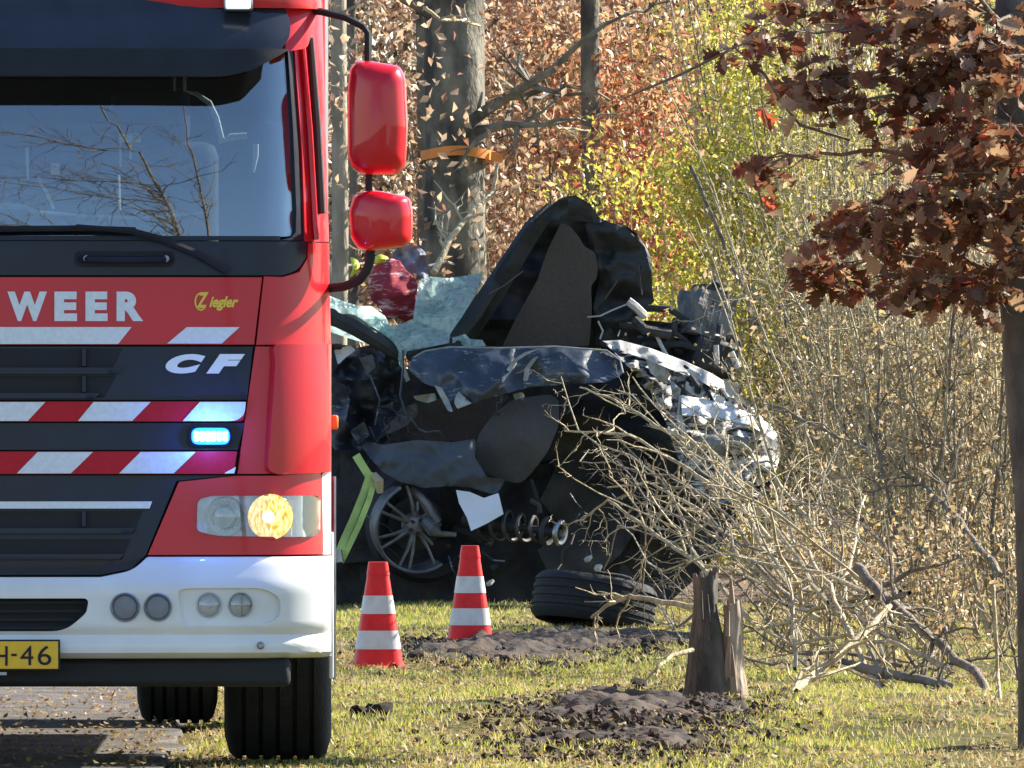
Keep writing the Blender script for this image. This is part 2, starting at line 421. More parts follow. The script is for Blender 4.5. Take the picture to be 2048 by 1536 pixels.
# sun visor with marker lamp
def vis(y): return 0.13 + 0.05 * max(0, min(1, (y - 10) / 60)) + 0.03 * max(0, min(1, (y - 70) / 80))
v_ = fpanel('sun_visor', rp(sym([(536, -18), (546, 40), (538, 84), (500, 138), (440, 149)]), [6, 16, 20, 24, 30, 30, 24, 20, 16, 6]), NAVY, off=0, th=.025, step=(16, 16), offy=lambda y: vis(y) - .02, bevel=.004)
fpanel('visor_lip', rp(sym([(540, 96), (497, 139), (440, 151)]), [4, 12, 20, 20, 12, 4]), MATTE, off=.006, th=.01, step=(16, 16), offy=lambda y: vis(y) - .02)
for x in (467, 2 * XC - 467):
    lb = MB(); c = S(x, 4, .15); lb.box(c, (.10, .06, .055)); o = lb.build('marker_lamp', STEEL, truck, False, bevel=.01)
    lb = MB(); lb.box(c + Vector((0, -.034, 0)), (.085, .02, .04)); lb.build('lens', mat('lamp_glass', (.8, .84, .9), .08, var=.1, scale=60, spec=.9, emit=(.85, .93, 1), estr=.35), o, False, bevel=.006)
# top white-ish corner shoulder, catches the sun
for s in (-1, 1):
    fx = (lambda p: p) if s > 0 else mir
    fpanel('roof_corner', fx(rp([(540, -30), (604, -30), (600, 30), (586, 92), (552, 100), (548, 40)], [2, 2, 20, 10, 6, 10])), RED, off=.07, th=.05, step=(8, 20), bevel=.008)

# grab handle on the cowl
hp = [(152, 516), (172, 516), (330, 516), (350, 516)]
for mx_ in (False, True):
    f_ = (lambda p: (2 * XC - p[0], p[1])) if mx_ else (lambda p: p)
    plate = fpanel('handle_recess', [f_(p) for p in (rp([(148, 502), (348, 502), (348, 533), (148, 533)], 13) if not mx_ else rp([(148, 502), (348, 502), (348, 533), (148, 533)], 13)[::-1])], MATTE, off=.018, th=.012, step=(30, 30), bevel=.003)
    hb = MB(); hb.tube([S(*f_(q), o_) for q, o_ in (((160, 518), .02), ((176, 518), .055), ((250, 519), .06), ((322, 518), .055), ((338, 518), .02))], .012, 8); hb.build('grab_bar', BLACK, plate, False)
    for bx in (172, 330):
        hb = MB(); hb.lathe([(0, -.008), (.011, -.006), (.013, 0), (.013, .012)], S(*f_((bx, 517)), .045), 'Y', 10); hb.build('bolt', STEEL, plate, False)
# wipers
for pts in ([(-330, 462), (-60, 458), (150, 456), (270, 458)], ):
    wb = MB(); wb.tube([S(*q, .035) for q in pts], [.008, .011, .011, .008], 6); wiper = wb.build('wiper_blade', MATTE, truck, False)
    wb = MB(); wb.tube([S(x, y, o_) for x, y, o_ in ((150, 452, .05), (265, 462, .055), (330, 480, .055), (400, 510, .055), (455, 542, .03))], [.008, .011, .012, .013, .016], 6); wb.build('wiper_arm', MATTE, wiper, False)

# red name panel, white stripe pieces
fpanel('name_panel', sym([(522, 554), (507, 689)]), RED, off=.014, th=.03)
fpanel('stripe_segment', sym([(262, 654), (235, 688)]), REFL, off=.0185, th=.004, bevel=.001)
for q in ([(372, 654), (478, 654), (442, 687), (333, 687)],):
    fpanel('stripe_segment', q, REFL, off=.0185, th=.004, bevel=.001); fpanel('stripe_segment', mir(q), REFL, off=.0185, th=.004, bevel=.001)
# grille panel
fpanel('grille_panel', sym([(505, 693), (493, 800)]), BLACK, off=.008, th=.03)
def louvre_shade(y0, y1, xr, slope=24, parent=truck):
    fpanel('louvre_shade', sym([(xr, y0), (xr - slope, y1)]), MATTE, off=.0105, th=.004, bevel=.001)  # no real opening: proud matte-black panel stands for the shaded recess
def slat(y0, y1, xr):
    fpanel('slat', sym([(xr, y0), (xr - 12, y1)]), BLACK, off=.030, th=.022, bevel=.004)
louvre_shade(697, 742, 245); slat(735, 748, 245); louvre_shade(752, 795, 232); slat(786, 797, 200)
for x in (167, 2 * XC - 167):
    for y0, y1 in ((697, 733), (751, 785)):
        fpanel('rib', [(x - 4, y0), (x + 4, y0), (x + 4, y1), (x - 4, y1)], BLACK, off=.026, th=.015, bevel=.002)
# striped bands
def band(y0, y1, xr0, xr1, whites, rnd=0):
    fpanel('reflective_band', rp(sym([(xr0, y0), (xr1, y1)]), [2, 10, 10, 2]), REDF, off=.020, th=.03)
    for q in whites: fpanel('stripe_segment', q, REFL, off=.0245, th=.004, bevel=.001)
def par(a, b, c, d, y0, y1): return [(a, y0), (b, y0), (d, y1), (c, y1)]
W2 = [par(a, a + 112, a - 33, a + 78, 804, 842) for a in (-24 - 211 * k for k in range(0, 3))]
band(803, 843, 491, 486, [par(-22, 90, -55, 55, 804, 842), par(186, 300, 155, 263, 804, 842), rp([(398, 804), (490, 804), (487, 830), (470, 842), (364, 842)], [1, 2, 12, 12, 1]),
     par(-230, -118, -263, -151, 804, 842), par(-438, -326, -471, -359, 804, 842), par(-630, -534, -640, -567, 804, 842)])
fpanel('light_bar_panel', sym([(488, 846), (475, 900)]), BLACK, off=.006, th=.03)
band(903, 948, 473, 466, [par(75, 185, 33, 141, 904, 947), par(280, 390, 237, 346, 904, 947), par(-130, -20, -172, -62, 904, 947), par(-335, -225, -377, -267, 904, 947), par(-540, -430, -582, -472, 904, 947), [(470, 934), (467, 947), (447, 947)]])
# lower grille
fpanel('lower_grille', sym([(466, 951), (352, 962), (291, 1110), (262, 1138), (200, 1150)]), BLACK, off=.010, th=.05)
fpanel('chrome_bar', sym([(303, 1003), (298, 1017)]), REFL, off=.026, th=.018)
for y0, y1, xr in ((1022, 1068, 285), (1078, 1120, 262)): louvre_shade(y0, y1, xr, 18); slat(y1 - 12, y1 - 1, xr - 14)
for x in (167, 2 * XC - 167): fpanel('rib', [(x - 4, 1022), (x + 4, 1022), (x + 4, 1054), (x - 4, 1054)], BLACK, off=.026, th=.015, bevel=.002)

# lettering
def text_on(txt, boxes, m, parent, off, bold=.02, shear=0.0, flat=None, th=.004):
    for ch, (x0, y0, x1, y1) in zip(txt, boxes):
        cu = bpy.data.curves.new('glyph', 'FONT'); cu.body = ch; cu.offset = bold; cu.shear = shear; cu.resolution_u = 6
        ob = bpy.data.objects.new('glyph', cu); COL.objects.link(ob); bpy.context.view_layer.update()
        me = bpy.data.meshes.new_from_object(ob.evaluated_get(bpy.context.evaluated_depsgraph_get()))
        bpy.data.objects.remove(ob); bpy.data.curves.remove(cu)
        bm = bmesh.new(); bm.from_mesh(me); bpy.data.meshes.remove(me)
        bmesh.ops.remove_doubles(bm, verts=bm.verts[:], dist=1e-5)
        xs = [v.co.x for v in bm.verts]; ys_ = [v.co.y for v in bm.verts]; ax, bx, ay, by = min(xs), max(xs), min(ys_), max(ys_)
        for v in bm.verts:
            v.co.x = x0 + (v.co.x - ax) / (bx - ax) * (x1 - x0); v.co.y = y1 + (v.co.y - ay) / (by - ay) * (y0 - y1)
        fn = flat or (lambda x, y, o: S(x, y, o))
        shell(bm, lambda x, y: fn(x, y, off), lambda x, y: fn(x, y, off - th)).build('lettering', m, parent, False, angle=30)
text_on('WEER', [(14, 583, 93, 642), (108, 583, 153, 642), (170, 583, 214, 642), (232, 583, 285, 642)], REFL, truck, .0185, .06)
text_on('CF', [(330, 708, 409, 747), (411, 708, 488, 747)], mat('silver_badge', (.72, .75, .8), .3, metal=.3, var=.06), truck, .024, .08, .35, th=.012)
text_on(['Z', 'iegler'], [(391, 584, 416, 616), (417, 592, 475, 621)], GOLD, truck, .0185, .035, .35)
lr = MB(); lr.tube([S(400 + 11 * math.cos(a), 603 + 17 * math.sin(a), .0175) for a in np.linspace(.4, 5.6, 14)], .003, 5); lr.build('emblem_ring', GOLD, truck, False)

# blue flashing light
for x in (419, 2 * XC - 419):
    k = fpanel('blue_light', rp([(x - 44, 851), (x + 44, 851), (x + 44, 894), (x - 44, 894)], 14), MATTE, off=.022, th=.02)
    bl = mat('blue_led_lens', (.02, .2, .9), .2, var=.02, emit=(.01, .12, 1.0), estr=1.6)
    bc = mat('blue_led_core', (.3, .6, 1), .2, var=.02, emit=(.35, .8, 1.0), estr=1.6)
    lens = fpanel('lens', rp([(x - 38, 856), (x + 38, 856), (x + 38, 889), (x - 38, 889)], 15), bl, k, off=.045, th=.024, bevel=.012)
    for i in range(6):
        cx = x - 29 + 11.6 * i; fpanel('diode', rp([(cx - 5, 862), (cx + 5, 862), (cx + 5, 883), (cx - 5, 883)], 4), bc, lens, off=.0475, th=.004)
    ld = bpy.data.lights.new('flasher', 'POINT'); ld.energy = 1.6; ld.color = (.05, .16, 1.0); ld.shadow_soft_size = .012
    lo_ = bpy.data.objects.new('flasher', ld); COL.objects.link(lo_); lo_.parent = lens; lo_.location = S(x, 872, .10)

# corner panels, air deflectors, headlight panels
for s in (-1, 1):
    fx = (lambda p: p) if s > 0 else mir
    fpanel('corner_panel', fx([(526, 552), (563, 553), (594, 543), (610, 516), (612, 484), (652, 484), (656, 688), (511, 690)]), RED, off=.010, th=.04, step=(9, 20), bevel=.005)
    fpanel('corner_panel', fx([(510, 693), (560, 693), (548, 948), (474, 948)]), RED, off=.006, th=.04, step=(9, 20), bevel=.004)
    fpanel('air_deflector', fx(rp([(538, 688), (657, 688), (660, 944), (548, 950), (530, 940), (543, 720)], [16, 6, 10, 18, 12, 10])), RED, off=0, th=.05, step=(9, 16), bevel=.012,
           offy=lambda y: .036 + .006 * math.sin(math.pi * max(0, min(1, (y - 690) / 260))))
    hp_ = fpanel('headlight_panel', fx([(357, 964), (470, 952), (552, 952), (600, 948), (634, 944), (637, 1110), (295, 1110)]), RED, off=.014, th=.05, step=(12, 20), bevel=.004)
    hole = rp([(394, 1000), (420, 992), (622, 992), (629, 1000), (628, 1066), (612, 1075), (430, 1072), (392, 1062)], [10, 12, 6, 6, 12, 10, 20, 10])
    cut = fpanel('cutter', fx(hole), RED, hp_, off=.10, th=.3, step=(20, 40), bevel=0); cut.parent = truck
    hp_.modifiers.clear(); boolean_cut(hp_, cut)
    hl = fpanel('headlight', fx(hole), mat('headlight_bowl', (.80, .80, .80), .3, metal=.1, var=.3, scale=30, bump=.6, bscale=30, stretch=(1, 1, .3)), off=-.022, th=.02, step=(12, 12), bevel=0)
    for cx, r_, lit in ((450, 40, False), (541, 46, True)):
        b = MB(); px_, py_ = (cx, 1034) if s > 0 else (2 * XC - cx, 1034)
        c = S(px_, py_, .0); R_ = r_ / SC
        b.lathe([(R_ * 1.02, -.02), (R_, -.028), (R_ * .96, -.012), (R_ * .75, .012), (R_ * .3, .03), (0, .032)], c, 'Y', 28)
        bowl = b.build('reflector', mat('reflector_chrome', (.8, .8, .82), .12, metal=1, var=.15, scale=40, bump=.4, bscale=30), hl, False)
        b = MB(); b.lathe([(R_ * .96, 0), (R_ * .7, -.012), (R_ * .35, -.02), (0, -.022)], c + Vector((0, -.012, 0)), 'Y', 28)
        if lit and s > 0:
            lm = bpy.data.materials.new('lit_lamp_lens'); lm.use_nodes = True; n = lm.node_tree.nodes; l = lm.node_tree.links
            e = n.new('ShaderNodeEmission'); wv_ = n.new('ShaderNodeTexNoise'); wv_.inputs['Scale'].default_value = 95; wv_.inputs['Detail'].default_value = 3
            tcx = n.new('ShaderNodeTexCoord'); mpp = n.new('ShaderNodeMapping'); mpp.inputs['Scale'].default_value = (1.3, .2, .5); l.new(tcx.outputs['Object'], mpp.inputs[0]); l.new(mpp.outputs[0], wv_.inputs[0])
            crr = n.new('ShaderNodeValToRGB'); ee = crr.color_ramp.elements; ee[0].color = (.62, .32, .05, 1); ee[0].position = .36; ee[1].color = (1.0, .82, .40, 1); ee[1].position = .62
            q_ = ee.new(.47); q_.color = (.95, .62, .16, 1)
            l.new(wv_.outputs[0], crr.inputs[0]); l.new(crr.outputs[0], e.inputs[0]); e.inputs[1].default_value = .62; l.new(e.outputs[0], n['Material Output'].inputs[0])
            b.build('lamp_lens', lm, bowl, False)
            bb = MB(); bb.lathe([(.02, 0), (.014, -.014), (0, -.018)], c + Vector((-.008, -.032, 0)), 'Y', 14)
            bb.build('bulb', mat('hot_bulb', (1, .9, .6), .3, emit=(1, .86, .5), estr=2.5), bowl, False)
        else:
            b.build('lamp_lens', CLEAR, bowl, False)
    fpanel('headlight_cover', fx(rp(hole, 2)), CLEAR, hl, off=.026, th=.003, step=(14, 20), bevel=0)
    fpanel('bumper_end', fx(rp([(637, 950), (662, 928), (661, 1111), (640, 1111)], [4, 8, 2, 2])), WHITE, off=.012, th=.05, step=(6, 30), bevel=.004)
    mk = MB(); mk.box((s * 1.268, .62, (GY - 846) / SC), (.028, .075, .05)); mk.build('side_marker', AMBER, truck, False, bevel=.008)

# bumper
def boff(y):
    return float(np.interp(y, [1112, 1120, 1166, 1180, 1254, 1268, 1290, 1308, 1317], [.012, .03, .075, .08, .08, .060, .075, .07, .03]))
bump = fpanel('bumper', rp(sym([(200, 1154), (264, 1141), (294, 1114), (657, 1114), (658, 1262), (640, 1317)]), [4, 20, 4, 4, 4, 10, 10, 4, 4, 4, 20, 4]), WHITE, off=0, th=.06, step=(12, 9), offy=boff, bevel=0)
slot = rp(sym([(177, 1196), (172, 1225), (130, 1262)]), [12, 8, 40, 40, 8, 12])
cut = fpanel('cutter', slot, WHITE, truck, off=.15, th=.3, step=(0, 0), bevel=0); bump.modifiers.clear(); boolean_cut(bump, cut)
for s in (-1, 1):
    fx = (lambda p: p) if s > 0 else mir
    cut = fpanel('cutter', fx(rp([(352, 1180), (372, 1176), (520, 1176), (545, 1195), (545, 1235), (520, 1250), (362, 1250)], [10, 14, 18, 14, 14, 18, 10])), WHITE, truck, off=.2, th=.135, step=(24, 40), bevel=0)
    boolean_cut(bump, cut)
fpanel('air_intake', rp(sym([(184, 1190), (180, 1228), (134, 1268)]), [12, 8, 40, 40, 8, 12]), MATTE, bump, off=-.0, th=.01)
for y in (1205, 1222, 1239, 1256): fpanel('intake_slat', sym([(172 - max(0, y - 1215) * .9, y - 3), (172 - max(0, y - 1215) * .9, y + 3)]), MATTE, bump, off=.02, th=.012)
for s in (-1, 1):
    for cx, r_, kind in ((248, 29, 0), (313, 28, 0), (415, 26, 1), (478, 26, 2)):
        px_ = cx if s > 0 else 2 * XC - cx
        o0 = .08 if kind == 0 else .062; c = S(px_, 1214 if kind == 0 else 1210, o0); R_ = r_ / SC
        b = MB(); b.lathe([(R_ * .6, .02), (R_ * 1.0, .01), (R_ * 1.02, -.006), (R_ * .92, -.014), (R_ * .80, -.008), (R_ * .78, .004)], c, 'Y', 24)
        o = b.build('sensor' if kind == 0 else 'spotlight', [STEEL, CHROME, CHROME][kind], bump, False)
        b = MB()
        if kind == 0: b.lathe([(R_ * .86, -.005), (R_ * .5, -.011), (0, -.012)], c, 'Y', 20); b.build('cap', SENSOR, o, False)
        else:
            b.lathe([(R_ * .8, -.004), (R_ * .6, .02), (R_ * .3, .035), (0, .036)], c, 'Y', 20); b.build('reflector', mat('lamp_bowl', (.45, .45, .48) if kind == 1 else (.07, .07, .08), .15, metal=1, var=.2) if kind == 1 else mat('dark_lamp_bowl', (.07, .07, .08), .2, metal=.8, var=.4, scale=40), o, False)
            b = MB(); b.lathe([(R_ * .82, -.006), (R_ * .5, -.014), (0, -.017)], c, 'Y', 20); b.build('lens', CLEAR, o, False)
            if kind == 1:
                b = MB(); b.lathe([(.013, .02), (.014, -.002), (.009, -.008), (0, -.009)], c, 'Y', 12); b.build('bulb_cap', REFL, o, False)
            else:
                b = MB(); b.box(c + Vector((0, -.002, 0)), (R_ * 1.4, .006, .006)); b.box(c + Vector((0.004, -.0055, 0)), (.006, .006, R_ * 1.4)); b.build('shade_cross', STEEL, o, False)
    px_ = 515 if s > 0 else 2 * XC - 515
    b = MB(); b.lathe([(0, -.012), (.008, -.012), (.013, -.004), (.014, .01)], S(px_, 1291, .075), 'Y', 12); b.build('bolt', STEEL, bump, False)
# number plate
def flatp(x, y, o): return Vector(((x - XC) / SC, -.085 - o, (GY - y) / SC))
bm = grid_poly(rp([(-188, 1278), (121, 1278), (121, 1340), (-188, 1340)], 5), 0) if False else None
b = MB(); pc = flatp(-33, 1309, 0); b.box(pc, (309 / SC, .012, 62 / SC)); plate = b.build('number_plate', MATTE, truck, False, bevel=.003)
b = MB(); b.box(pc + Vector((0, -.007, 0)), (301 / SC, .006, 55 / SC)); b.build('plate_face', YELLOW, plate, False, bevel=.002)
text_on('H-46', [(-12, 1291, 17, 1330), (24, 1306, 35, 1311), (42, 1290, 68, 1329), (77, 1290, 104, 1329)], MATTE, plate, .0125, .0, 0, flatp, .003)
b = MB(); b.box(flatp(0, 1346, 0), (.05, .01, .01)); b.build('plate_clip', STEEL, plate, False)
# under-run and chassis
lid('under_run_bar', MATTE, (GY - 1374) / SC, (GY - 1318) / SC, .02, .16, x=1.12)
b = MB(); b.box((0, .9, .62), (2.1, 1.5, .3)); b.box((-.45, 3.8, .82), (.1, 6.6, .26)); b.box((.45, 3.8, .82), (.1, 6.6, .26)); b.box((0, 1.45, .53), (1.8, .16, .14)); b.box((0, 5.75, .53), (1.7, .2, .2)); b.build('chassis', MATTE, truck, False)
b = MB(); b.lathe([(0, -.2), (.2, -.16), (.22, 0), (.2, .16), (0, .2)], (0.05, 5.75, .53), 'X', 16); b.build('differential', MATTE, truck, False)

# wheels
def wheel(xc, yc, wid, dual):
    n0 = 'wheel'; R_, r_ = .505, .30
    pr = [(r_, -wid / 2 + .02), (r_ + .06, -wid / 2), (R_ - .08, -wid / 2 - .004), (R_ - .025, -wid / 2 + .012), (R_ - .004, -wid / 2 + .035)]
    gr = 5
    for k in range(gr):
        a = -wid / 2 + .035 + (wid - .07) * (k + .5) / gr
        pr += [(R_, a - .009), (R_ - .014, a - .006), (R_ - .014, a + .006), (R_, a + .009)]
    pr += [(R_ - .004, wid / 2 - .035), (R_ - .025, wid / 2 - .012), (R_ - .08, wid / 2 + .004), (r_ + .06, wid / 2), (r_, wid / 2 - .02)]
    xs = [xc] if not dual else [xc, xc - math.copysign(.345, xc)]
    root = None
    for i, x in enumerate(xs):
        b = MB(); b.lathe(pr, (x, yc, R_), 'X', 56)
        t = b.build('wheel' if i == 0 else 'inner_tyre', RUBBER, truck if i == 0 else root, False, angle=35)
        if i == 0: root = t
    s = math.copysign(1, xc)
    b = MB(); b.lathe([(r_ + .01, s * wid / 2 - s * .015), (r_ - .02, s * wid / 2 - s * .03), (r_ - .05, s * .02), (.17, s * .05), (.15, s * wid * .35), (0, s * wid * .36)], (xc, yc, R_), 'X', 36); b.build('rim', STEEL, root, False)
for s in (-1, 1):
    wheel(s * 1.07, 1.40, .365, False); wheel(s * 1.0, 5.72, .30, True)
    # front wheel arch and mud flap
    b = MB(); arc = [(s * 1.25, 1.40 + .62 * math.cos(a), .52 + .60 * math.sin(a)) for a in np.linspace(.15, math.pi - .15, 14)]
    for (x0, y0, z0), (x1, y1, z1) in zip(arc[:-1], arc[1:]):
        q = [(x0, y0, z0), (x1, y1, z1), (x1 - s * .42, y1, z1), (x0 - s * .42, y0, z0)]; b.add(q, [(0, 1, 2, 3)])
    o = b.build('mudguard', MATTE, truck, False); sm = o.modifiers.new('t', 'SOLIDIFY'); sm.thickness = .012
    b = MB(); b.box((s * 1.06, 2.08, .55), (.4, .012, .45)); b.build('mud_flap', RUBBER, truck, False)
    b = MB(); b.box((s * 1.258, .52, .56), (.016, .28, .50)); b.build('step_panel', WHITE, truck, False, bevel=.006)
    b = MB(); b.tube([(s * 1.268, .70, .30), (s * 1.268, .66, .7), (s * 1.268, .68, 1.0)], .007, 6); b.build('arch_trim', STEEL, truck, False)
# equipment body
lid('equipment_body', RED, .95, 3.05, 2.02, 7.3, x=1.235)
for s in (-1, 1):
    for y0, y1 in ((2.10, 3.60), (3.66, 5.0), (5.06, 6.40), (6.46, 7.24)):
        sh = MB(); sh.box((s * 1.2305, (y0 + y1) / 2, 1.92), (.012, y1 - y0, 1.8)); o = sh.build('roller_shutter', STEEL, truck, False, bevel=.004)
    sk = MB(); sk.box((s * 1.15, 3.3, .76), (.15, 2.4, .36)); sk.build('locker', MATTE, truck, False, bevel=.01)

# cab interior
b = MB(); b.box((0, .52, 1.63), (2.2, .34, .3)); b.box((-.55, .46, 1.80), (.7, .22, .1)); b.build('dashboard', DASH, truck, False, bevel=.05)
for sx in (-.62, .62):
    st = MB(); st.box((sx, 1.25, 1.42), (.5, .5, .16)); st.box((sx, 1.5, 1.82), (.48, .14, .7)); o = st.build('seat', CABIN, truck, False, bevel=.05)
    h = MB(); h.box((sx, 1.5, 2.26), (.28, .1, .2)); h.build('headrest', CABIN, o, False, bevel=.04)
sw = MB(); sw.lathe([(.225 + .015 * math.cos(a), .015 * math.sin(a)) for a in np.linspace(0, 2 * math.pi, 8)], (-.62, .78, 1.78), 'Z', 28, Matrix.Rotation(math.radians(-38), 3, 'X')); sw.tube([(-.62, .62, 1.62), (-.62, .78, 1.78)], .03, 8); sw.build('steering_wheel', MATTE, truck, False)
def inner(px, py, y): 
    k = 1 + y / 40; return Vector(((px - XC) / SC * k - 0.0, y, CAM_H + ((GY - py) / SC - CAM_H) * k))
gr = MB(); gr.tube([inner(341, 60, .42), inner(341, 182, .42)], .005, 6); gr.tube([inner(361, 60, .42), inner(361, 181, .42), inner(385, 188, .42), inner(410, 205, .42), inner(424, 235, .42), inner(436, 284, .42), inner(452, 274, .42), inner(486, 271, .42)], [.006, .006, .008, .01, .011, .012, .013, .011], 8)
gr.build('grab_rail', RAIL, truck, False)
gr = MB(); gr.tube([inner(503, 288, .45), inner(503, 310, .45), inner(498, 345, .45)], [.010, .010, .004], 8); gr.build('belt_guide', RAIL, truck, False)
gr = MB(); gr.box(inner(241, 276, 1.0), (.075, .03, .03)); gr.box(inner(222, 308, 1.0), (.008, .02, .09)); gr.box(inner(242, 302, 1.0), (.008, .02, .06)); gr.build('seat_bracket', RAIL, truck, False)
for q in (((38, 295), (40, 358)), ((60, 355), (78, 385)), ((78, 385), (92, 418)), ((222, 350), (224, 420))):
    gr = MB(); gr.tube([inner(*q[0], .8), inner(*q[1], .8)], .006, 5); gr.build('cable', RAIL, truck, False)
gr = MB(); gr.box(inner(93, 338, .9), (.03, .02, .04)); gr.build('radio_handset', RAIL, truck, False)
gr = MB(); gr.tube([inner(-260, 420, .36), inner(-60, 414, .36), inner(10, 412, .36), inner(45, 414, .36), inner(62, 424, .36), inner(170, 432, .36), inner(270, 436, .36), inner(420, 424, .36)], [.008, .01, .013, .012, .008, .006, .005, .004], 6); gr.build('dash_lit_edge', RAIL, truck, False)  # pale tube stands for the sunlit edge of the dashboard

# mirror
def mirror(s):
    pv = lambda px, py, y: Vector((s * ((px - XC) / SC), y, (GY - py) / SC))
    a = MB(); a.tube([pv(588, 14, .36), pv(640, 17, .32), pv(690, 30, .26), pv(728, 50, .22), pv(736, 62, .22), pv(736, 130, .22)], .0125, 8)
    arm = a.build('mirror_arm', MATTE, truck, False)
    a = MB(); a.tube([pv(738, 330, .22), pv(738, 395, .22)], .0125, 8); a.build('link_bar', MATTE, arm, False)
    a = MB(); a.tube([pv(741, 490, .22), pv(741, 515, .22), pv(735, 540, .23), pv(718, 560, .24), pv(690, 571, .27), pv(640, 576, .36)], .0165, 8)
    a.build('lower_arm', MATTE, arm, False)
    m_ = MB(); m_.box(pv(645, 545, .40), (.06, .12, .085)); m_.build('mount', MATTE, arm, False, bevel=.015)
    for poly, nm in ((rp([(712, 118), (742, 118), (800, 128), (812, 150), (817, 250), (812, 330), (795, 347), (725, 347), (705, 335), (695, 310), (695, 170), (700, 130)], 10), 'mirror_housing'),
                     (rp([(735, 378), (760, 379), (820, 392), (827, 420), (825, 480), (810, 492), (740, 502), (715, 495), (700, 470), (697, 420), (708, 385)], 10), 'mirror_housing')):
        xs = [p[0] for p in poly]; ys_ = [p[1] for p in poly]; cx, cy = (min(xs) + max(xs)) / 2, (min(ys_) + max(ys_)) / 2; hx, hy = (max(xs) - min(xs)) / 2, (max(ys_) - min(ys_)) / 2
        mb = MB(); n = len(poly); lev = [(1.0, .27), (1.0, .22), (.985, .17), (.94, .135), (.84, .11), (.62, .092), (.3, .083)]
        for k, y in lev:
            mb.v += [tuple(pv(cx + (p[0] - cx) * k + (0 if y > .2 else 0), cy + (p[1] - cy) * (k + (1 - k) * .45), y + .03 * ((p[0] - cx) / hx) * 0)) for p in poly]
        for j in range(len(lev) - 1): mb.f += [(j * n + i, j * n + (i + 1) % n, (j + 1) * n + (i + 1) % n, (j + 1) * n + i) for i in range(n)]
        mb.f += [tuple(range(n)), tuple((len(lev) - 1) * n + i for i in range(n))[::-1]]
        h_ = mb.build(nm, REDM, arm, False, angle=60)
        gm = MB(); gm.v += [tuple(pv(cx + (p[0] - cx) * .93, cy + (p[1] - cy) * .96, .2705)) for p in poly]; gm.f.append(tuple(range(n))); gm.build('mirror_glass', CHROME, arm, False)
mirror(1); mirror(-1)

# ================================================================== TRAFFIC CONES
CONE_R = mat('cone_red', (.82, .022, .020), .45, var=.12, scale=14, spec=.3, detail=8)
CONE_W = mat('cone_white_film', (.74, .71, .66), .45, var=.12, scale=16, detail=8, col2=(.62, .58, .52))
CN = 24
def cone_ring(h, k=0):
    hw = .018 + (0.5 - h) / .5 * 0.076 + .022 + k; out = []
    for i in range(CN):
        a = 2 * math.pi * (i + .5) / CN; c, q = math.cos(a), math.sin(a); r_ = (abs(c) ** 5 + abs(q) ** 5) ** (-1 / 5); out.append((hw * r_ * c, hw * r_ * q))
    return out, h
def cone_seg(name, h0, h1, k, m, parent, capt=False):
    b = MB(); (a, _), (c, _) = cone_ring(h0, k), cone_ring(h1, k)
    b.v += [(x, y, h0) for x, y in a] + [(x, y, h1) for x, y in c]
    b.f += [(i, (i + 1) % CN, CN + (i + 1) % CN, CN + i) for i in range(CN)]
    if capt: b.f.append(tuple(range(CN, 2 * CN)))
    return b.build(name, m, parent, False, angle=60)
def make_cone(loc, rz, label):
    t = thing('traffic_cone', label, 'traffic cone', loc, rz, 'traffic cones on the verge')
    b = MB(); b.box((0, 0, .012), (.27, .27, .024)); b.build('base', CONE_R, t, False, bevel=.008)
    cone_seg('body', .02, .455, 0, CONE_R, t, True); cone_seg('tip', .44, .5, .003, CONE_R, t, True)
    for h0, h1 in ((.10, .185), (.262, .346)): cone_seg('reflective_band', h0, h1, .002, CONE_W, t)
    return t
d = 54.3; p = P(756, 1335, d); make_cone((p.x, d, -.01), .12, 'striped red and white traffic cone in the grass nearer the fire engine')
d = 59.5; p = P(940, 1284, d); make_cone((p.x, d, -.01), .10, 'striped red and white traffic cone in front of the coil spring')

# ================================================================== WRECKED CAR
CB = mat('wreck_black', (.012, .014, .015), .62, var=.4, scale=7, bump=.5, bscale=16, col2=(.030, .031, .032))
CBD = mat('wreck_black_plastic', (.014, .014, .015), .8, var=.5, scale=6, bump=.8, bscale=18, col2=(.050, .047, .043), detail=8)
def scuffed(name, col, wear, lo, rough=.5, coat=.1):
    m = mat(name, col, rough, coat=coat, var=.3, scale=4, bump=.35, bscale=12); n = m.node_tree.nodes; l = m.node_tree.links; b_ = n['Principled BSDF']
    tc = n.new('ShaderNodeTexCoord'); mp = n.new('ShaderNodeMapping'); mp.inputs['Rotation'].default_value = (0, .35, 0); mp.inputs['Scale'].default_value = (1.6, 1, 6); l.new(tc.outputs['Object'], mp.inputs[0])
    nz = n.new('ShaderNodeTexNoise'); nz.inputs['Scale'].default_value = 6.5; nz.inputs['Detail'].default_value = 12; nz.inputs['Roughness'].default_value = .72; l.new(mp.outputs[0], nz.inputs[0])
    cr = n.new('ShaderNodeValToRGB'); e = cr.color_ramp.elements; e[0].position = lo; e[1].position = lo + .08; l.new(nz.outputs[0], cr.inputs[0])
    mx = n.new('ShaderNodeMixRGB'); src = b_.inputs['Base Color'].links[0].from_socket; l.new(cr.outputs[0], mx.inputs[0]); l.new(src, mx.inputs[1]); mx.inputs[2].default_value = (*wear, 1); l.new(mx.outputs[0], b_.inputs['Base Color'])
    return m
CBL = scuffed('dented_blue_black_paint', (.032, .044, .064), (.34, .36, .35), .575, .38, .25)
CWING = scuffed('crumpled_dark_wing', (.022, .027, .038), (.20, .21, .22), .60)
CFRONT = scuffed('crumpled_pale_front', (.05, .05, .052), (.58, .57, .53), .46, .65, 0)
DUST = mat('scraped_bare_metal', (.30, .32, .32), .5, metal=.4, var=.25, scale=14)
LINER = mat('brown_grey_headliner', (.075, .062, .055), .95, var=.15, scale=60, bump=.3, bscale=90)
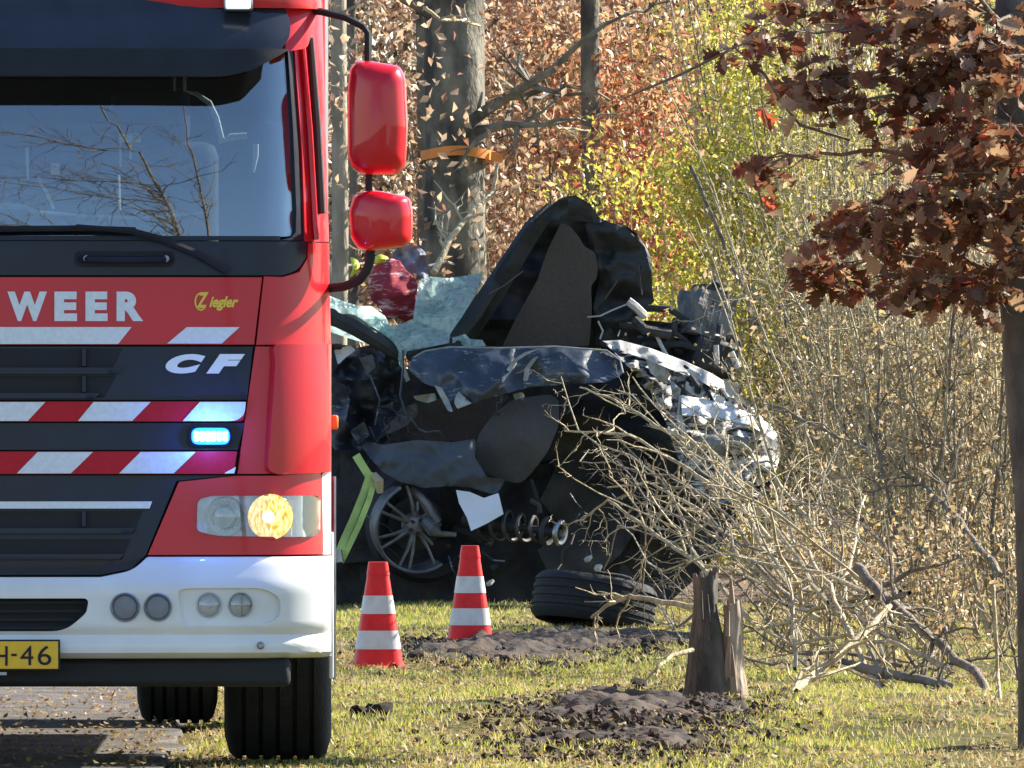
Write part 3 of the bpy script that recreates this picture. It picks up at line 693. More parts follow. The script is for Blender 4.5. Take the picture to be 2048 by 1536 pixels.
COVER = mat('grey_protective_cloth', (.075, .088, .105), .9, var=.12, scale=5, bump=.3, bscale=120)
SEATM = mat('grey_seat_fabric', (.082, .080, .084), .95, var=.1, scale=50, bump=.3, bscale=120)
SILV = mat('crushed_aluminium', (.60, .60, .58), .55, metal=.25, var=.25, scale=9, bump=.4, bscale=16)
PALE = mat('pale_scuffed_panel', (.44, .42, .39), .55, var=.2, scale=8, bump=.4, bscale=20)
ENG = mat('engine_casting', (.15, .145, .14), .6, metal=.4, var=.3, scale=12, bump=.5, bscale=24)
RIMM = mat('dusty_alloy', (.17, .172, .18), .5, metal=.5, var=.3, scale=10)
def crazed():
    m = bpy.data.materials.new('crazed_safety_glass'); m.use_nodes = True; n = m.node_tree.nodes; l = m.node_tree.links
    b = n['Principled BSDF']; out = n['Material Output']; tc = n.new('ShaderNodeTexCoord')
    vo = n.new('ShaderNodeTexVoronoi'); vo.inputs['Scale'].default_value = 42; l.new(tc.outputs['Object'], vo.inputs[0])
    cr = n.new('ShaderNodeValToRGB'); e = cr.color_ramp.elements
    e[0].color = (.34, .60, .56, 1); e[1].color = (.90, .97, .94, 1); e[0].position = .3; e[1].position = .8
    nz = n.new('ShaderNodeTexNoise'); nz.inputs['Scale'].default_value = 9; nz.inputs['Detail'].default_value = 6; l.new(tc.outputs['Object'], nz.inputs[0])
    mm = n.new('ShaderNodeMath'); mm.operation = 'ADD'; mm.inputs[1].default_value = -.12; sepx = n.new('ShaderNodeSeparateColor'); l.new(vo.outputs['Color'], sepx.inputs[0])
    mm2 = n.new('ShaderNodeMath'); mm2.operation = 'MULTIPLY'; mm2.inputs[1].default_value = .5; l.new(sepx.outputs[0], mm2.inputs[0])
    mm3 = n.new('ShaderNodeMath'); l.new(mm2.outputs[0], mm3.inputs[0]); l.new(nz.outputs[0], mm3.inputs[1]); l.new(mm3.outputs[0], cr.inputs[0])
    l.new(cr.outputs[0], b.inputs['Base Color']); b.inputs['Roughness'].default_value = .25
    bp = n.new('ShaderNodeBump'); bp.inputs['Strength'].default_value = 1; bp.inputs['Distance'].default_value = .02; l.new(vo.outputs['Distance'], bp.inputs['Height']); l.new(bp.outputs[0], b.inputs['Normal'])
    t = n.new('ShaderNodeBsdfTranslucent'); l.new(cr.outputs[0], t.inputs[0]); tp = n.new('ShaderNodeBsdfTransparent'); tp.inputs[0].default_value = (.7, .95, .9, 1)
    m1 = n.new('ShaderNodeMixShader'); m1.inputs[0].default_value = .68; l.new(b.outputs[0], m1.inputs[1]); l.new(t.outputs[0], m1.inputs[2])
    m2 = n.new('ShaderNodeMixShader'); m2.inputs[0].default_value = .22; l.new(m1.outputs[0], m2.inputs[1]); l.new(tp.outputs[0], m2.inputs[2]); l.new(m2.outputs[0], out.inputs[0]); return m
CRAZ = crazed()

DW = 68.3
wloc = P(1110, 750, DW); wloc.z = 0
wreck = thing('wrecked_car', 'crushed dark car with torn-open roof and exposed engine at the wood edge', 'car', wloc)
def dents(px, py, amp, freq, seed, fold):
    q = Vector((px / 100 * freq, py / 100 * freq, seed * 7.3))
    v = noise.noise(q) + .5 * noise.noise(q * 2.2)
    if fold: v = (1 - abs(noise.noise(q)) * 2.2) * .8 + .35 * noise.noise(q * 2.7)
    if fold == 2: v = sum((.45 ** i) * (.6 - math.sqrt(noise.noise(q * 1.9 ** i + Vector((i * 5.1, 0, 0))) ** 2 + .004) * 2.4) for i in range(3))
    return v * amp
def sheet(name, poly, d, m, parent=wreck, amp=.06, freq=1.0, seed=0, tilt=(0, 0), th=.012, step=16, fold=False, smooth=True, round_=0, bulge=0.0, angle=30, piv=None):
    """a bent panel: outline in picture units at its own distance d, with folds, tilt and thickness"""
    if round_: poly = rp(poly, round_, 4)
    cx = sum(p[0] for p in poly) / len(poly); cy = sum(p[1] for p in poly) / len(poly)
    if piv: cx, cy = piv
    xs = [p[0] for p in poly]; ys_ = [p[1] for p in poly]; hx, hy = (max(xs) - min(xs)) / 2, (max(ys_) - min(ys_)) / 2
    mx, my = (max(xs) + min(xs)) / 2, (max(ys_) + min(ys_)) / 2
    def dep(x, y):
        r2 = min(1, ((x - mx) / hx) ** 2 * .7 + ((y - my) / hy) ** 2 * .7)
        return d + tilt[0] * (x - cx) / 100 + tilt[1] * (y - cy) / 100 - dents(x, y, amp, freq, seed, fold) - bulge * (1 - r2)
    bm = grid_poly(poly, step)
    if not smooth: bmesh.ops.triangulate(bm, faces=bm.faces[:])
    return shell(bm, lambda x, y: P(x, y, dep(x, y)), lambda x, y: P(x, y, dep(x, y) + th)).build(name, m, parent, True, smooth, angle)
def rod(name, pts, r, m, parent=wreck, n=7):
    b = MB(); b.tube([P(x, y, d) for x, y, d in pts], r, n); return b.build(name, m, parent)

# body core: dark mangled hull of real depth
def blob_hull(name, poly, d0, d1, m, amp, seed, step=40):
    bm = grid_poly(rp(poly, 12, 3), step)
    f = lambda x, y: P(x, y, d0 - dents(x, y, amp, 1.2, seed, False)); k = lambda x, y: P(x, y, d1 + dents(x, y, amp, 1.1, seed + 5, False))
    return shell(bm, f, k).build(name, m, wreck, True, False)
blob_hull('floor_pan', [(600, 1000), (760, 960), (1080, 930), (1290, 860), (1420, 830), (1540, 880), (1550, 960), (1480, 1040), (1400, 1150), (1330, 1212), (1200, 1222), (1100, 1224), (900, 1220), (600, 1222)], DW + .25, DW + 1.7, CBD, .10, 3)
blob_hull('cabin_shell', [(560, 690), (700, 690), (820, 740), (1240, 740), (1300, 840), (1290, 1000), (1130, 1060), (960, 1010), (700, 1010), (560, 1030)], DW + .55, DW + 1.9, CBD, .12, 8)
blob_hull('engine_bay', [(1200, 690), (1300, 700), (1400, 730), (1470, 780), (1540, 870), (1530, 940), (1300, 960), (1220, 860)], DW + .5, DW + 1.6, CBD, .14, 11, 30)
# raised roof panel with torn headliner
sheet('roof_skin', [(893, 690), (930, 640), (985, 560), (1020, 500), (1055, 455), (1090, 420), (1120, 396), (1150, 390), (1180, 408), (1200, 436), (1220, 446), (1250, 450), (1275, 468), (1296, 500), (1305, 530), (1303, 570), (1309, 602), (1290, 620), (1262, 660), (1205, 696), (900, 700)], DW + .25, CB, amp=.10, freq=.9, seed=2, tilt=(-.03, .08), piv=(1100, 560), fold=2, step=9, th=.03, angle=75)
sheet('headliner', rp([(1122, 446), (1140, 452), (1158, 474), (1168, 492), (1190, 505), (1196, 530), (1194, 556), (1182, 572), (1184, 620), (1178, 692), (1005, 692), (1030, 640), (1075, 560), (1095, 500)], 5, 3), DW + .06, LINER, amp=.03, freq=.8, seed=4, tilt=(-.03, .08), piv=(1100, 560), step=20)
sheet('roof_lip', rp([(1060, 462), (1092, 424), (1120, 398), (1150, 392), (1182, 412), (1206, 444), (1190, 448), (1165, 424), (1130, 424), (1105, 440)], 5, 3), DW + .10, CB, amp=.05, freq=2, seed=6, step=16, th=.03, fold=True, tilt=(-.03, .08), piv=(1100, 560))
sheet('torn_roof_flap', [(1170, 446), (1200, 440), (1250, 452), (1290, 494), (1303, 540), (1306, 600), (1286, 622), (1250, 655), (1215, 690), (1190, 692), (1186, 620), (1197, 560), (1196, 510), (1180, 490)], DW + .15, CB, amp=.12, freq=.9, seed=9, step=8, fold=2, th=.03, angle=75, tilt=(-.03, .08), piv=(1100, 560))
sheet('roof_edge_strip', [(893, 694), (935, 640), (1000, 545), (1050, 466), (1085, 430), (1100, 440), (1060, 505), (1010, 590), (960, 668), (935, 694)], DW - .02, CB, amp=.03, seed=3, tilt=(-.03, .08), piv=(1100, 560), th=.06)
rod('trim_rod', [(978, 588, DW - .12), (1010, 570, DW - .12), (1046, 542, DW - .1)], .004, SEATM)
rod('wire', [(1175, 634, DW), (1200, 632, DW - .05), (1225, 620, DW), (1260, 606, DW)], .005, PALE); rod('wire', [(1196, 642, DW), (1206, 662, DW), (1200, 678, DW)], .006, PALE)
rod('broken_strut', [(1256, 602, DW - .1), (1272, 614, DW - .1), (1290, 632, DW - .05)], .026, PALE); rod('trim_rod', [(1210, 598, DW), (1236, 560, DW)], .005, LINER); rod('trim_rod', [(1278, 530, DW), (1284, 590, DW)], .004, LINER)
# shattered windscreen and pillars
G1 = sheet('shattered_windscreen', [(838, 562), (850, 553), (900, 556), (966, 546), (950, 590), (925, 632), (900, 668), (898, 686), (860, 694), (815, 702), (796, 684), (770, 655), (800, 648), (826, 640), (830, 610)], DW - .10, CRAZ, amp=.09, freq=1.6, seed=12, tilt=(-.1, -.35), fold=True, step=12, th=.008, smooth=False)
sheet('shattered_windscreen', [(600, 570), (655, 590), (690, 604), (720, 612), (742, 612), (770, 632), (782, 655), (800, 690), (815, 702), (806, 722), (820, 760), (812, 764), (802, 735), (790, 700), (760, 668), (700, 634), (655, 616), (600, 606)], DW - .22, CRAZ, amp=.07, freq=2, seed=14, fold=True, step=11, th=.008, smooth=False)
sheet('windscreen_shard', [(655, 650), (700, 662), (735, 680), (728, 686), (690, 674), (655, 662)], DW - .1, CRAZ, amp=.03, seed=15, step=14, th=.008)
sheet('glass_fragment', [(905, 676), (930, 668), (940, 678), (965, 680), (972, 692), (905, 694)], DW - .28, CRAZ, amp=.05, freq=3, seed=16, step=9, th=.008, smooth=False)
def beam(name, pts, r, m, parent=wreck):
    b = MB(); b.tube([P(*p) for p in pts], r, 8); return b.build(name, m, parent)
beam('windscreen_pillar', [(560, 590, DW - .15), (655, 626, DW - .2), (710, 652, DW - .25), (770, 690, DW - .25), (800, 716, DW - .2)], [.05, .055, .055, .045, .03], CB)
beam('windscreen_pillar', [(815, 712, DW - .22), (850, 698, DW - .25), (900, 690, DW - .25), (930, 684, DW - .2)], [.035, .045, .05, .04], CB)
beam('windscreen_pillar', [(894, 694, DW - .1), (950, 625, DW - .05), (1010, 532, DW + .1), (1062, 455, DW + .2), (1100, 414, DW + .3)], [.05, .05, .045, .045, .03], CB)
# crumpled door skin
sheet('dented_door_skin', rp([(818, 742), (822, 716), (848, 700), (905, 692), (1000, 695), (1100, 692), (1215, 700), (1240, 718), (1246, 748), (1215, 764), (1150, 768), (1062, 774), (1000, 790), (945, 808), (908, 822), (892, 800), (876, 776), (846, 766)], 7, 3), DW - .42, CBL, amp=.08, freq=.8, seed=21, tilt=(.0, -.10), fold=2, step=7, bulge=.10, th=.02, angle=75)
for k, pts in enumerate(([(850, 704), (880, 696), (960, 694), (1040, 697), (1100, 693)], [(1010, 738), (1030, 716), (1046, 706), (1064, 700)], [(1044, 758), (1052, 726), (1070, 714), (1100, 704)], [(905, 816), (912, 794), (908, 782)], [(1210, 706), (1236, 722), (1243, 745)], [(970, 752), (1010, 744), (1060, 738), (1110, 732)], [(912, 812), (950, 803), (1000, 786), (1062, 770)])):
    pass
sheet('torn_metal_edge', rp([(868, 770), (884, 776), (900, 806), (906, 824), (896, 822), (882, 796)], 3), DW - .55, DUST, amp=.03, freq=3, seed=31, step=10)
sheet('torn_metal_edge', rp([(912, 790), (918, 782), (924, 802), (945, 806), (915, 818), (908, 806)], 3), DW - .56, DUST, amp=.03, freq=3, seed=32, step=10)
for q, sd_ in (([(1012, 740), (1026, 720), (1050, 704), (1080, 697), (1056, 708), (1034, 722), (1020, 744)], 33), ([(1046, 762), (1050, 736), (1066, 716), (1078, 712), (1060, 736), (1056, 762)], 34)):
    sheet('raised_crease', rp(q, 3), DW - .565, DUST, amp=.015, freq=2, seed=sd_, step=10, th=.05)
rod('crease_edge', [(826, 716, DW - .42), (850, 702, DW - .46), (900, 694, DW - .48), (1000, 696, DW - .48), (1110, 693, DW - .46), (1214, 701, DW - .44), (1240, 720, DW - .44), (1246, 746, DW - .46)], .006, DUST)
# left dark mangled front wing / pillars
sheet('crushed_wing', [(690, 700), (740, 690), (792, 700), (806, 760), (812, 830), (790, 860), (770, 885), (720, 900), (670, 900), (640, 860), (660, 760)], DW - .14, CWING, amp=.13, freq=1.3, seed=41, fold=2, step=5, th=.02, angle=75)
for q, sd_, mm_ in (([(662, 760), (690, 770), (700, 800), (690, 850), (672, 862), (655, 800)], 42, CBL), ([(668, 700), (700, 690), (712, 700), (690, 716), (676, 730)], 43, PALE), ([(718, 716), (745, 708), (752, 735), (735, 748)], 44, SEATM), ([(826, 792), (870, 786), (874, 800), (855, 806), (832, 800)], 45, DUST),
                    ([(760, 862), (790, 836), (815, 812), (834, 806), (836, 830), (815, 850), (780, 868)], 46, SEATM), ([(1025, 788), (1046, 784), (1050, 794), (1030, 800)], 47, DUST), ([(700, 862), (728, 842), (740, 870), (715, 890)], 48, CBL)):
    sheet('bent_metal_scrap', rp(q, 4), DW - .28, mm_, amp=.05, freq=3, seed=sd_, step=10, th=.02)
rod('wire', [(806, 700, DW - .3), (806, 740, DW - .32), (800, 790, DW - .3), (812, 830, DW - .3)], .007, CBL); rod('wire', [(740, 750, DW - .3), (760, 800, DW - .35), (750, 850, DW - .3)], .006, CBL)
# seat and draped cover
sheet('front_seat', rp([(955, 872), (985, 830), (1025, 798), (1100, 788), (1118, 800), (1118, 850), (1095, 905), (1060, 950), (1040, 968), (1005, 960), (960, 940), (950, 900)], 14), DW - .15, SEATM, amp=.045, freq=1.2, seed=51, bulge=.14, step=14, th=.16)
sheet('dark_seat_back', rp([(840, 800), (1020, 790), (985, 835), (950, 880), (840, 884), (800, 870)], 8), DW + .1, LINER, amp=.05, seed=52, th=.1, step=20)
sheet('protective_sheet', rp([(722, 892), (740, 884), (768, 890), (830, 880), (905, 884), (952, 878), (950, 915), (975, 955), (1012, 958), (996, 985), (984, 988), (940, 975), (900, 972), (846, 976), (800, 964), (766, 944), (742, 918)], 6), DW - .38, COVER, amp=.06, freq=1.6, seed=53, bulge=.1, step=7, th=.015, tilt=(0, -.04), angle=70, fold=2)
# wheel
def car_wheel():
    c = P(832, 1052, DW - .35); R_ = .262; rot = Matrix.Rotation(math.radians(20), 3, 'Z') @ Matrix.Rotation(math.radians(8), 3, 'X')
    b = MB(); b.lathe([(R_ * .96, -.06), (R_, -.07), (R_ * 1.03, -.062), (R_ * 1.02, -.02), (R_ * .96, .02), (R_ * .95, .10), (R_ * .93, .10), (R_ * .93, .0), (R_ * .955, -.05), (R_ * .96, -.06)], c, 'Y', 40, rot, math.radians(118), math.radians(305)); w_ = b.build('wheel_rim', RIMM, wreck)
    b = MB(); b.lathe([(.0, -.02), (.035, -.02), (.06, -.005), (.075, .02), (.07, .06), (0, .06)], c, 'Y', 20, rot); b.build('hub', RIMM, w_)
    for k in range(7):
        for dv in (-.13, .13):
            a = math.radians(100 + 51.4 * k)
            if k in (5,) and dv < 0: continue
            p0 = Vector((math.cos(a + dv * .5) * .055, 0, math.sin(a + dv * .5) * .055)); L_ = R_ * (.95 if 100 <= math.degrees(a + dv) % 360 <= 308 else .55)
            p1 = Vector((math.cos(a + dv) * L_, -.02, math.sin(a + dv) * L_))
            s_ = MB(); s_.tube([c + rot @ p0, c + rot @ (p0.lerp(p1, .5) + Vector((0, -.02, 0))), c + rot @ p1], [.014, .010, .009], 6); s_.build('spoke', RIMM, w_)
    for k in range(5):
        a = math.radians(64 + 72 * k); q = MB(); q.lathe([(0, -.03), (.009, -.03), (.01, 0)], c + rot @ Vector((math.cos(a) * .04, -.01, math.sin(a) * .04)), 'Y', 8, rot); q.build('wheel_bolt', CB, w_)
    b = MB(); b.lathe([(.25, .10), (.30, .08), (.335, .12), (.335, .24), (.29, .28), (.25, .27), (.25, .10)], c + Vector((.10, .12, -.02)), 'Y', 44, rot); b.build('tyre', RUBBER, wreck)
    b = MB(); b.lathe([(.03, .1), (.16, .1), (.16, .125), (.03, .125)], c + Vector((.03, .05, 0)), 'Y', 30, rot); b.build('brake_disc', CB, wreck)
    b = MB(); b.tube([c + Vector((.05, -.02, .03)), c + Vector((.10, -.05, -.02)), c + Vector((.14, -.05, -.045)), c + Vector((.23, -.03, -.05))], [.03, .045, .02, .015], 8); b.build('broken_hub_carrier', RIMM, wreck)
    b = MB(); b.tube([c + Vector((-.03, 0, .21)), c + Vector((.02, -.02, .17)), c + Vector((.06, -.02, .12)), c + Vector((.12, 0, .02))], [.02, .025, .03, .03], 7); b.build('brake_caliper', RIMM, wreck)
car_wheel()
# coil spring strut
ax0, ax1 = P(930, 1040, DW - .25), P(1122, 1066, DW - .55); axv = (ax1 - ax0); L_ = axv.length; t_ = axv.normalized(); a_ = t_.orthogonal().normalized(); b_ = t_.cross(a_)
hel = []; 
for k in range(101):
    f = k / 100; an = f * 2 * math.pi * 5.2; r0 = .098 - .035 * f
    hel.append(ax0 + axv * (.15 + .7 * f) + (a_ * math.cos(an) + b_ * math.sin(an)) * r0)
sb = MB(); sb.tube(hel, .013, 6); spr = sb.build('coil_spring', mat('spring_steel', (.07, .068, .066), .5, metal=.6, var=.3), wreck)
sb = MB(); sb.tube([ax0, ax0 + axv * .55, ax0 + axv * .56, ax1], [.045, .045, .022, .022], 10); sb.build('damper', CB, spr)
for f, R_ in ((.86, .075), (.99, .062)):
    cc = ax0 + axv * f; tb = MB(); ring_ = [cc + (a_ * math.cos(q) + b_ * math.sin(q)) * R_ for q in np.linspace(0, 2 * math.pi, 17)]; tb.tube(ring_, .016, 6); tb.build('strut_mount_ring', STEEL if f > .9 else CB, spr)
# suspension leftovers
rod('suspension_arm', [(910, 1060, DW - .1), (960, 1075, DW - .2), (1010, 1058, DW - .2)], [.03, .035, .025], CB); rod('suspension_arm', [(950, 1140, DW), (975, 1090, DW - .1), (990, 1050, DW)], .03, CB)
rod('brake_hose', [(1062, 960, DW - .1), (1075, 1000, DW - .2), (1070, 1040, DW - .1)], .012, CBD); rod('bracket', [(1060, 1000, DW - .2), (1078, 1010, DW - .2), (1080, 1026, DW - .2)], .016, LINER)
sheet('wheel_arch_liner', [(1085, 880), (1130, 830), (1200, 830), (1275, 880), (1290, 950), (1280, 1050), (1240, 1110), (1190, 1150), (1100, 1155), (1075, 1100), (1130, 1060), (1080, 1000), (1110, 940)], DW - .05, CBD, amp=.14, freq=.9, seed=61, bulge=-.25, step=24, th=.03)
sheet('sill_panel', [(660, 960), (740, 940), (770, 960), (760, 1120), (660, 1130)], DW + .1, CBD, amp=.08, seed=62, step=24, th=.05)
# engine standing proud of the bay
def engine():
    c = P(1408, 632, DW + .25); rot = Matrix.Rotation(math.radians(18), 3, 'Y') @ Matrix.Rotation(math.radians(24), 3, 'Z') @ Matrix.Rotation(math.radians(-10), 3, 'X')
    bm = bmesh.new(); bmesh.ops.create_cube(bm, size=1); bmesh.ops.subdivide_edges(bm, edges=bm.edges[:], cuts=9, use_grid_fill=True); b = MB()
    vv = [Vector((v.co.x * .23, v.co.y * .28, v.co.z * .27)) for v in bm.verts]; vv = [q * (1 + .16 * noise.noise(q * 9) + .10 * noise.noise(q * 21)) for q in vv]
    bm.verts.index_update(); b.add([rot @ q + c for q in vv], [[v.index for v in f_.verts] for f_ in bm.faces]); bm.free(); e = b.build('engine_block', ENG, wreck, smooth=False)
    for k in range(4):
        b = MB(); b.box(c + rot @ Vector((-.07 + .05 * k, -.135, -.03 + .02 * k)), (.010, .02, .12 + .03 * (k % 2)), rot); b.build('cooling_fin', ENG, e, bevel=.003)
    b = MB(); b.box(c + rot @ Vector((.0, 0, .15)), (.16, .2, .05), rot); b.build('cover', CB, e, bevel=.015)
    b = MB(); b.tube([c + rot @ Vector((-.02, -.1, .17)), c + rot @ Vector((.0, -.05, .20)), c + rot @ Vector((.05, 0, .18))], .028, 8); b.build('intake_pipe', CB, e)
    b = MB(); b.lathe([(0, -.05), (.07, -.05), (.085, -.03), (.085, .04), (0, .04)], c + Vector((.13, -.02, -.18)), 'Y', 20, rot); b.build('pulley', CBD, e)
    b = MB(); b.lathe([(0, -.04), (.05, -.04), (.055, .04), (0, .04)], c + Vector((-.2, -.05, -.1)), 'Y', 16, rot); b.build('pulley', CBD, e)
    b = MB(); b.box(c + Vector((.02, .0, -.24)), (.30, .3, .2), rot); b.build('gearbox', CB, wreck, bevel=.03)
    for i, (x0, y0, x1, y1) in enumerate(((1290, 616, 1372, 640), (1300, 660, 1380, 690), (1240, 650, 1330, 680), (1420, 720, 1440, 650), (1330, 700, 1350, 640), (1465, 690, 1440, 720), (1290, 690, 1420, 705))):
        rod('hose', [(x0, y0, DW + .1), ((x0 + x1) / 2 + 8, (y0 + y1) / 2 - 10, DW + .05), (x1, y1, DW + .1)], [.022, .02, .018], CBD)
    rod('bracket', [(1312, 668, DW), (1322, 690, DW), (1334, 712, DW)], .012, PALE); rod('bracket', [(1432, 690, DW), (1434, 728, DW)], .016, PALE); rod('bracket', [(1462, 704, DW), (1476, 736, DW)], .018, PALE)
    rod('hose', [(1270, 640, DW), (1290, 660, DW - .05), (1340, 668, DW)], .03, CBD)
engine()
blob_hull('bulkhead', [(1195, 690), (1215, 655), (1290, 640), (1390, 650), (1480, 680), (1475, 730), (1430, 745), (1300, 720)], DW + .2, DW + 1.0, CBD, .12, 17, 24)
# crushed front end
sheet('crumpled_front_wing', [(1208, 684), (1245, 684), (1300, 698), (1370, 722), (1430, 752), (1478, 786), (1520, 830), (1552, 866), (1560, 905), (1548, 960), (1520, 1000), (1440, 1008), (1380, 970), (1350, 900), (1330, 840), (1300, 790), (1262, 740)], DW - .22, CFRONT, amp=.15, freq=1.5, seed=70, fold=2, step=5, tilt=(.08, -.2), th=.02, angle=75)
sheet('wing_rail', [(1205, 682), (1240, 680), (1300, 696), (1370, 722), (1420, 745), (1470, 775), (1486, 800), (1460, 795), (1400, 762), (1340, 738), (1290, 718), (1240, 700)], DW - .36, PALE, amp=.05, freq=1.6, seed=71, fold=2, step=6, tilt=(.12, -.3), th=.04, angle=70)
sheet('crumpled_inner_wing', [(1290, 712), (1330, 726), (1342, 752), (1335, 768), (1318, 760), (1300, 745)], DW - .3, PALE, amp=.08, freq=3, seed=72, fold=True, step=10, smooth=False)
sheet('crumpled_inner_wing', [(1240, 702), (1292, 720), (1312, 760), (1318, 800), (1300, 830), (1270, 800), (1250, 750)], DW - .1, CB, amp=.1, freq=2, seed=73, fold=True, step=14, smooth=False)
for k, q in enumerate(([(1366, 730), (1400, 748), (1436, 776), (1426, 788), (1390, 764)], [(1372, 762), (1410, 786), (1398, 796), (1370, 780)], [(1420, 782), (1460, 800), (1470, 816), (1430, 806)], [(1446, 756), (1470, 774), (1492, 810), (1476, 806), (1452, 784)], [(1340, 760), (1362, 778), (1358, 800), (1344, 790)])):
    sheet('radiator_fin_scrap', q, DW - .35 - .03 * k, [SILV, PALE, SILV, PALE, DUST][k], amp=.05, freq=3, seed=80 + k, fold=True, step=9, smooth=False)
for x0, y0, x1, y1 in ((1352, 770, 1370, 800), (1382, 752, 1396, 790), (1410, 770, 1420, 806), (1440, 780, 1452, 815), (1462, 790, 1486, 812)):
    rod('dark_bracket', [(x0, y0, DW - .38), ((x0 + x1) / 2 + 6, (y0 + y1) / 2, DW - .42), (x1, y1, DW - .38)], .018, CB)
sheet('front_crossmember', rp([(1362, 790), (1420, 800), (1490, 822), (1540, 848), (1556, 872), (1548, 880), (1500, 850), (1440, 836), (1364, 830)], 4), DW - .5, SILV, amp=.035, freq=1.6, seed=91, fold=2, step=6, tilt=(.1, -.25), th=.05, angle=70)
sheet('bumper_foam', rp([(1384, 872), (1450, 868), (1515, 880), (1522, 905), (1500, 912), (1440, 908), (1388, 904)], 10), DW - .4, mat('scuffed_grey_foam', (.26, .25, .23), .8, var=.3, scale=10, bump=.4, bscale=30), amp=.03, freq=2, seed=92, bulge=.1, step=10, th=.08)
sheet('front_bumper_skin', rp([(1500, 850), (1545, 868), (1562, 900), (1556, 930), (1540, 920), (1520, 885)], 5), DW - .35, PALE, amp=.05, freq=2, seed=93, step=10, smooth=False, tilt=(.3, 0))
rod('torn_strip', [(1358, 832, DW - .5), (1366, 862, DW - .55), (1374, 895, DW - .5)], .018, PALE); rod('torn_strip', [(1362, 792, DW - .5), (1358, 830, DW - .5)], .014, DUST)
for k, q in enumerate(([(1380, 928), (1520, 950), (1540, 975), (1400, 960)], [(1330, 960), (1500, 980), (1510, 1010), (1360, 1000)], [(1390, 836), (1440, 842), (1436, 866), (1394, 866)], [(1460, 846), (1500, 856), (1508, 876), (1466, 868)])):
    sheet('lower_grille_scrap', q, DW - .3 + .05 * k, [CB, CBD, SILV, PALE][k], amp=.06, freq=2, seed=100 + k, step=12, smooth=False, th=.03)
for q in ((1440, 935, 1520, 965), (1400, 985, 1490, 975), (1470, 996, 1512, 1004)): rod('torn_strip', [(q[0], q[1], DW - .45), ((q[0] + q[2]) / 2, q[1] - 6, DW - .45), (q[2], q[3], DW - .4)], .012, PALE)

rs = random.Random(31)
def scraps(n, box, d0, d1, mats, size, slope=0.0):
    for k in range(n):
        x, y = rs.uniform(box[0], box[2]), rs.uniform(box[1], box[3]); y += slope * (x - box[0]); m_ = rs.randint(5, 7); a0 = rs.uniform(0, 6); q = rs.uniform(.3, 1)
        r_ = rs.uniform(*size); th_ = rs.uniform(-.8, .8); poly = []
        for i in range(m_):
            a = a0 + 2 * math.pi * i / m_; rr = r_ * rs.uniform(.5, 1.2); u, v = rr * math.cos(a), rr * math.sin(a) * q; poly.append((x + u * math.cos(th_) - v * math.sin(th_), y + u * math.sin(th_) + v * math.cos(th_)))
        sheet('torn_metal_scrap', poly, rs.uniform(d0, d1), rs.choice(mats), amp=.035, freq=2.5, seed=600 + rs.random() * 99, tilt=(rs.uniform(-.4, .4), rs.uniform(-.4, .4)), step=7, th=.010, fold=True, angle=45)
scraps(14, (1255, 700, 1500, 740), DW - .55, DW - .1, [CB, CBD, SILV, DUST, CB], (6, 15), .30)
scraps(8, (1380, 860, 1530, 1000), DW - .55, DW - .4, [CB, CBD, PALE, CBD], (6, 14))
scraps(12, (1210, 640, 1460, 715), DW - .1, DW + .2, [CB, CBD, ENG, CB], (6, 16))
scraps(8, (890, 1010, 1080, 1140), DW - .3, DW + .1, [CBD, CB, LINER], (6, 16))
for k in range(16):
    x, y = rs.uniform(670, 1300), rs.uniform(770, 1120); pts = [(x, y, DW - .35)]
    for i in range(5): pts.append((pts[-1][0] + rs.uniform(-18, 26), pts[-1][1] + rs.uniform(-4, 30), DW - .35 + rs.uniform(-.06, .06)))
    rod('wire', pts, rs.uniform(.003, .007), rs.choice([CB, CBL, LINER, CB]), n=5)

# things beside / on the wreck
def standalone(o, name, label, cat, group=None):
    o.name = name; o.parent = None; o.matrix_parent_inverse = Matrix(); return tag(o, label, cat, group)
o = sheet('paper', [(912, 980), (940, 984), (968, 996), (985, 990), (997, 986), (1007, 1028), (972, 1048), (942, 1062), (934, 1036), (918, 1006)], DW - .52, mat('white_card', (.72, .73, .76), .8, var=.04, scale=6), amp=.035, freq=1.2, seed=110, step=12, th=.003, tilt=(0, -.1), angle=60)
standalone(o, 'paper_sheet', 'crumpled white sheet hanging under the grey cloth beside the broken wheel', 'paper')
LIME = mat('lime_webbing', (.42, .55, .16), .8, var=.18, scale=8, bump=.3, bscale=80)
st = thing('ratchet_strap', 'lime green strap running down from the wreck beside the fire engine', 'strap', P(690, 1190, DW - .5))
def ribbon(name, pts, wd, m, parent, th=.006):
    b = MB(); n = len(pts)
    for i, (x, y, d_) in enumerate(pts):
        p0 = P(x, y, d_); a, c = pts[max(0, i - 1)], pts[min(n - 1, i + 1)]; t = (P(*c) - P(*a)).normalized(); s_ = t.cross(Vector((0, 1, 0))).normalized()
        s_ = (s_ + Vector((0, .35 * math.sin(i * 1.3), 0))).normalized() * wd / 2; o_ = Vector((0, th / 2, 0))
        b.v += [tuple(p0 - s_ - o_), tuple(p0 + s_ - o_), tuple(p0 + s_ + o_), tuple(p0 - s_ + o_)]
    for i in range(n - 1):
        b.f += [(i * 4 + k, i * 4 + (k + 1) % 4, i * 4 + 4 + (k + 1) % 4, i * 4 + 4 + k) for k in range(4)]
    b.f += [(3, 2, 1, 0), tuple((n - 1) * 4 + k for k in range(4))]
    return b.build(name, m, parent)
ribbon('webbing', [(712, 910, DW - .42), (724, 930, DW - .45), (738, 952, DW - .45)], .048, LIME, st)
ribbon('webbing', [(742, 944, DW - .46), (728, 985, DW - .5), (706, 1040, DW - .55), (686, 1084, DW - .58), (676, 1110, DW - .6)], .045, LIME, st)
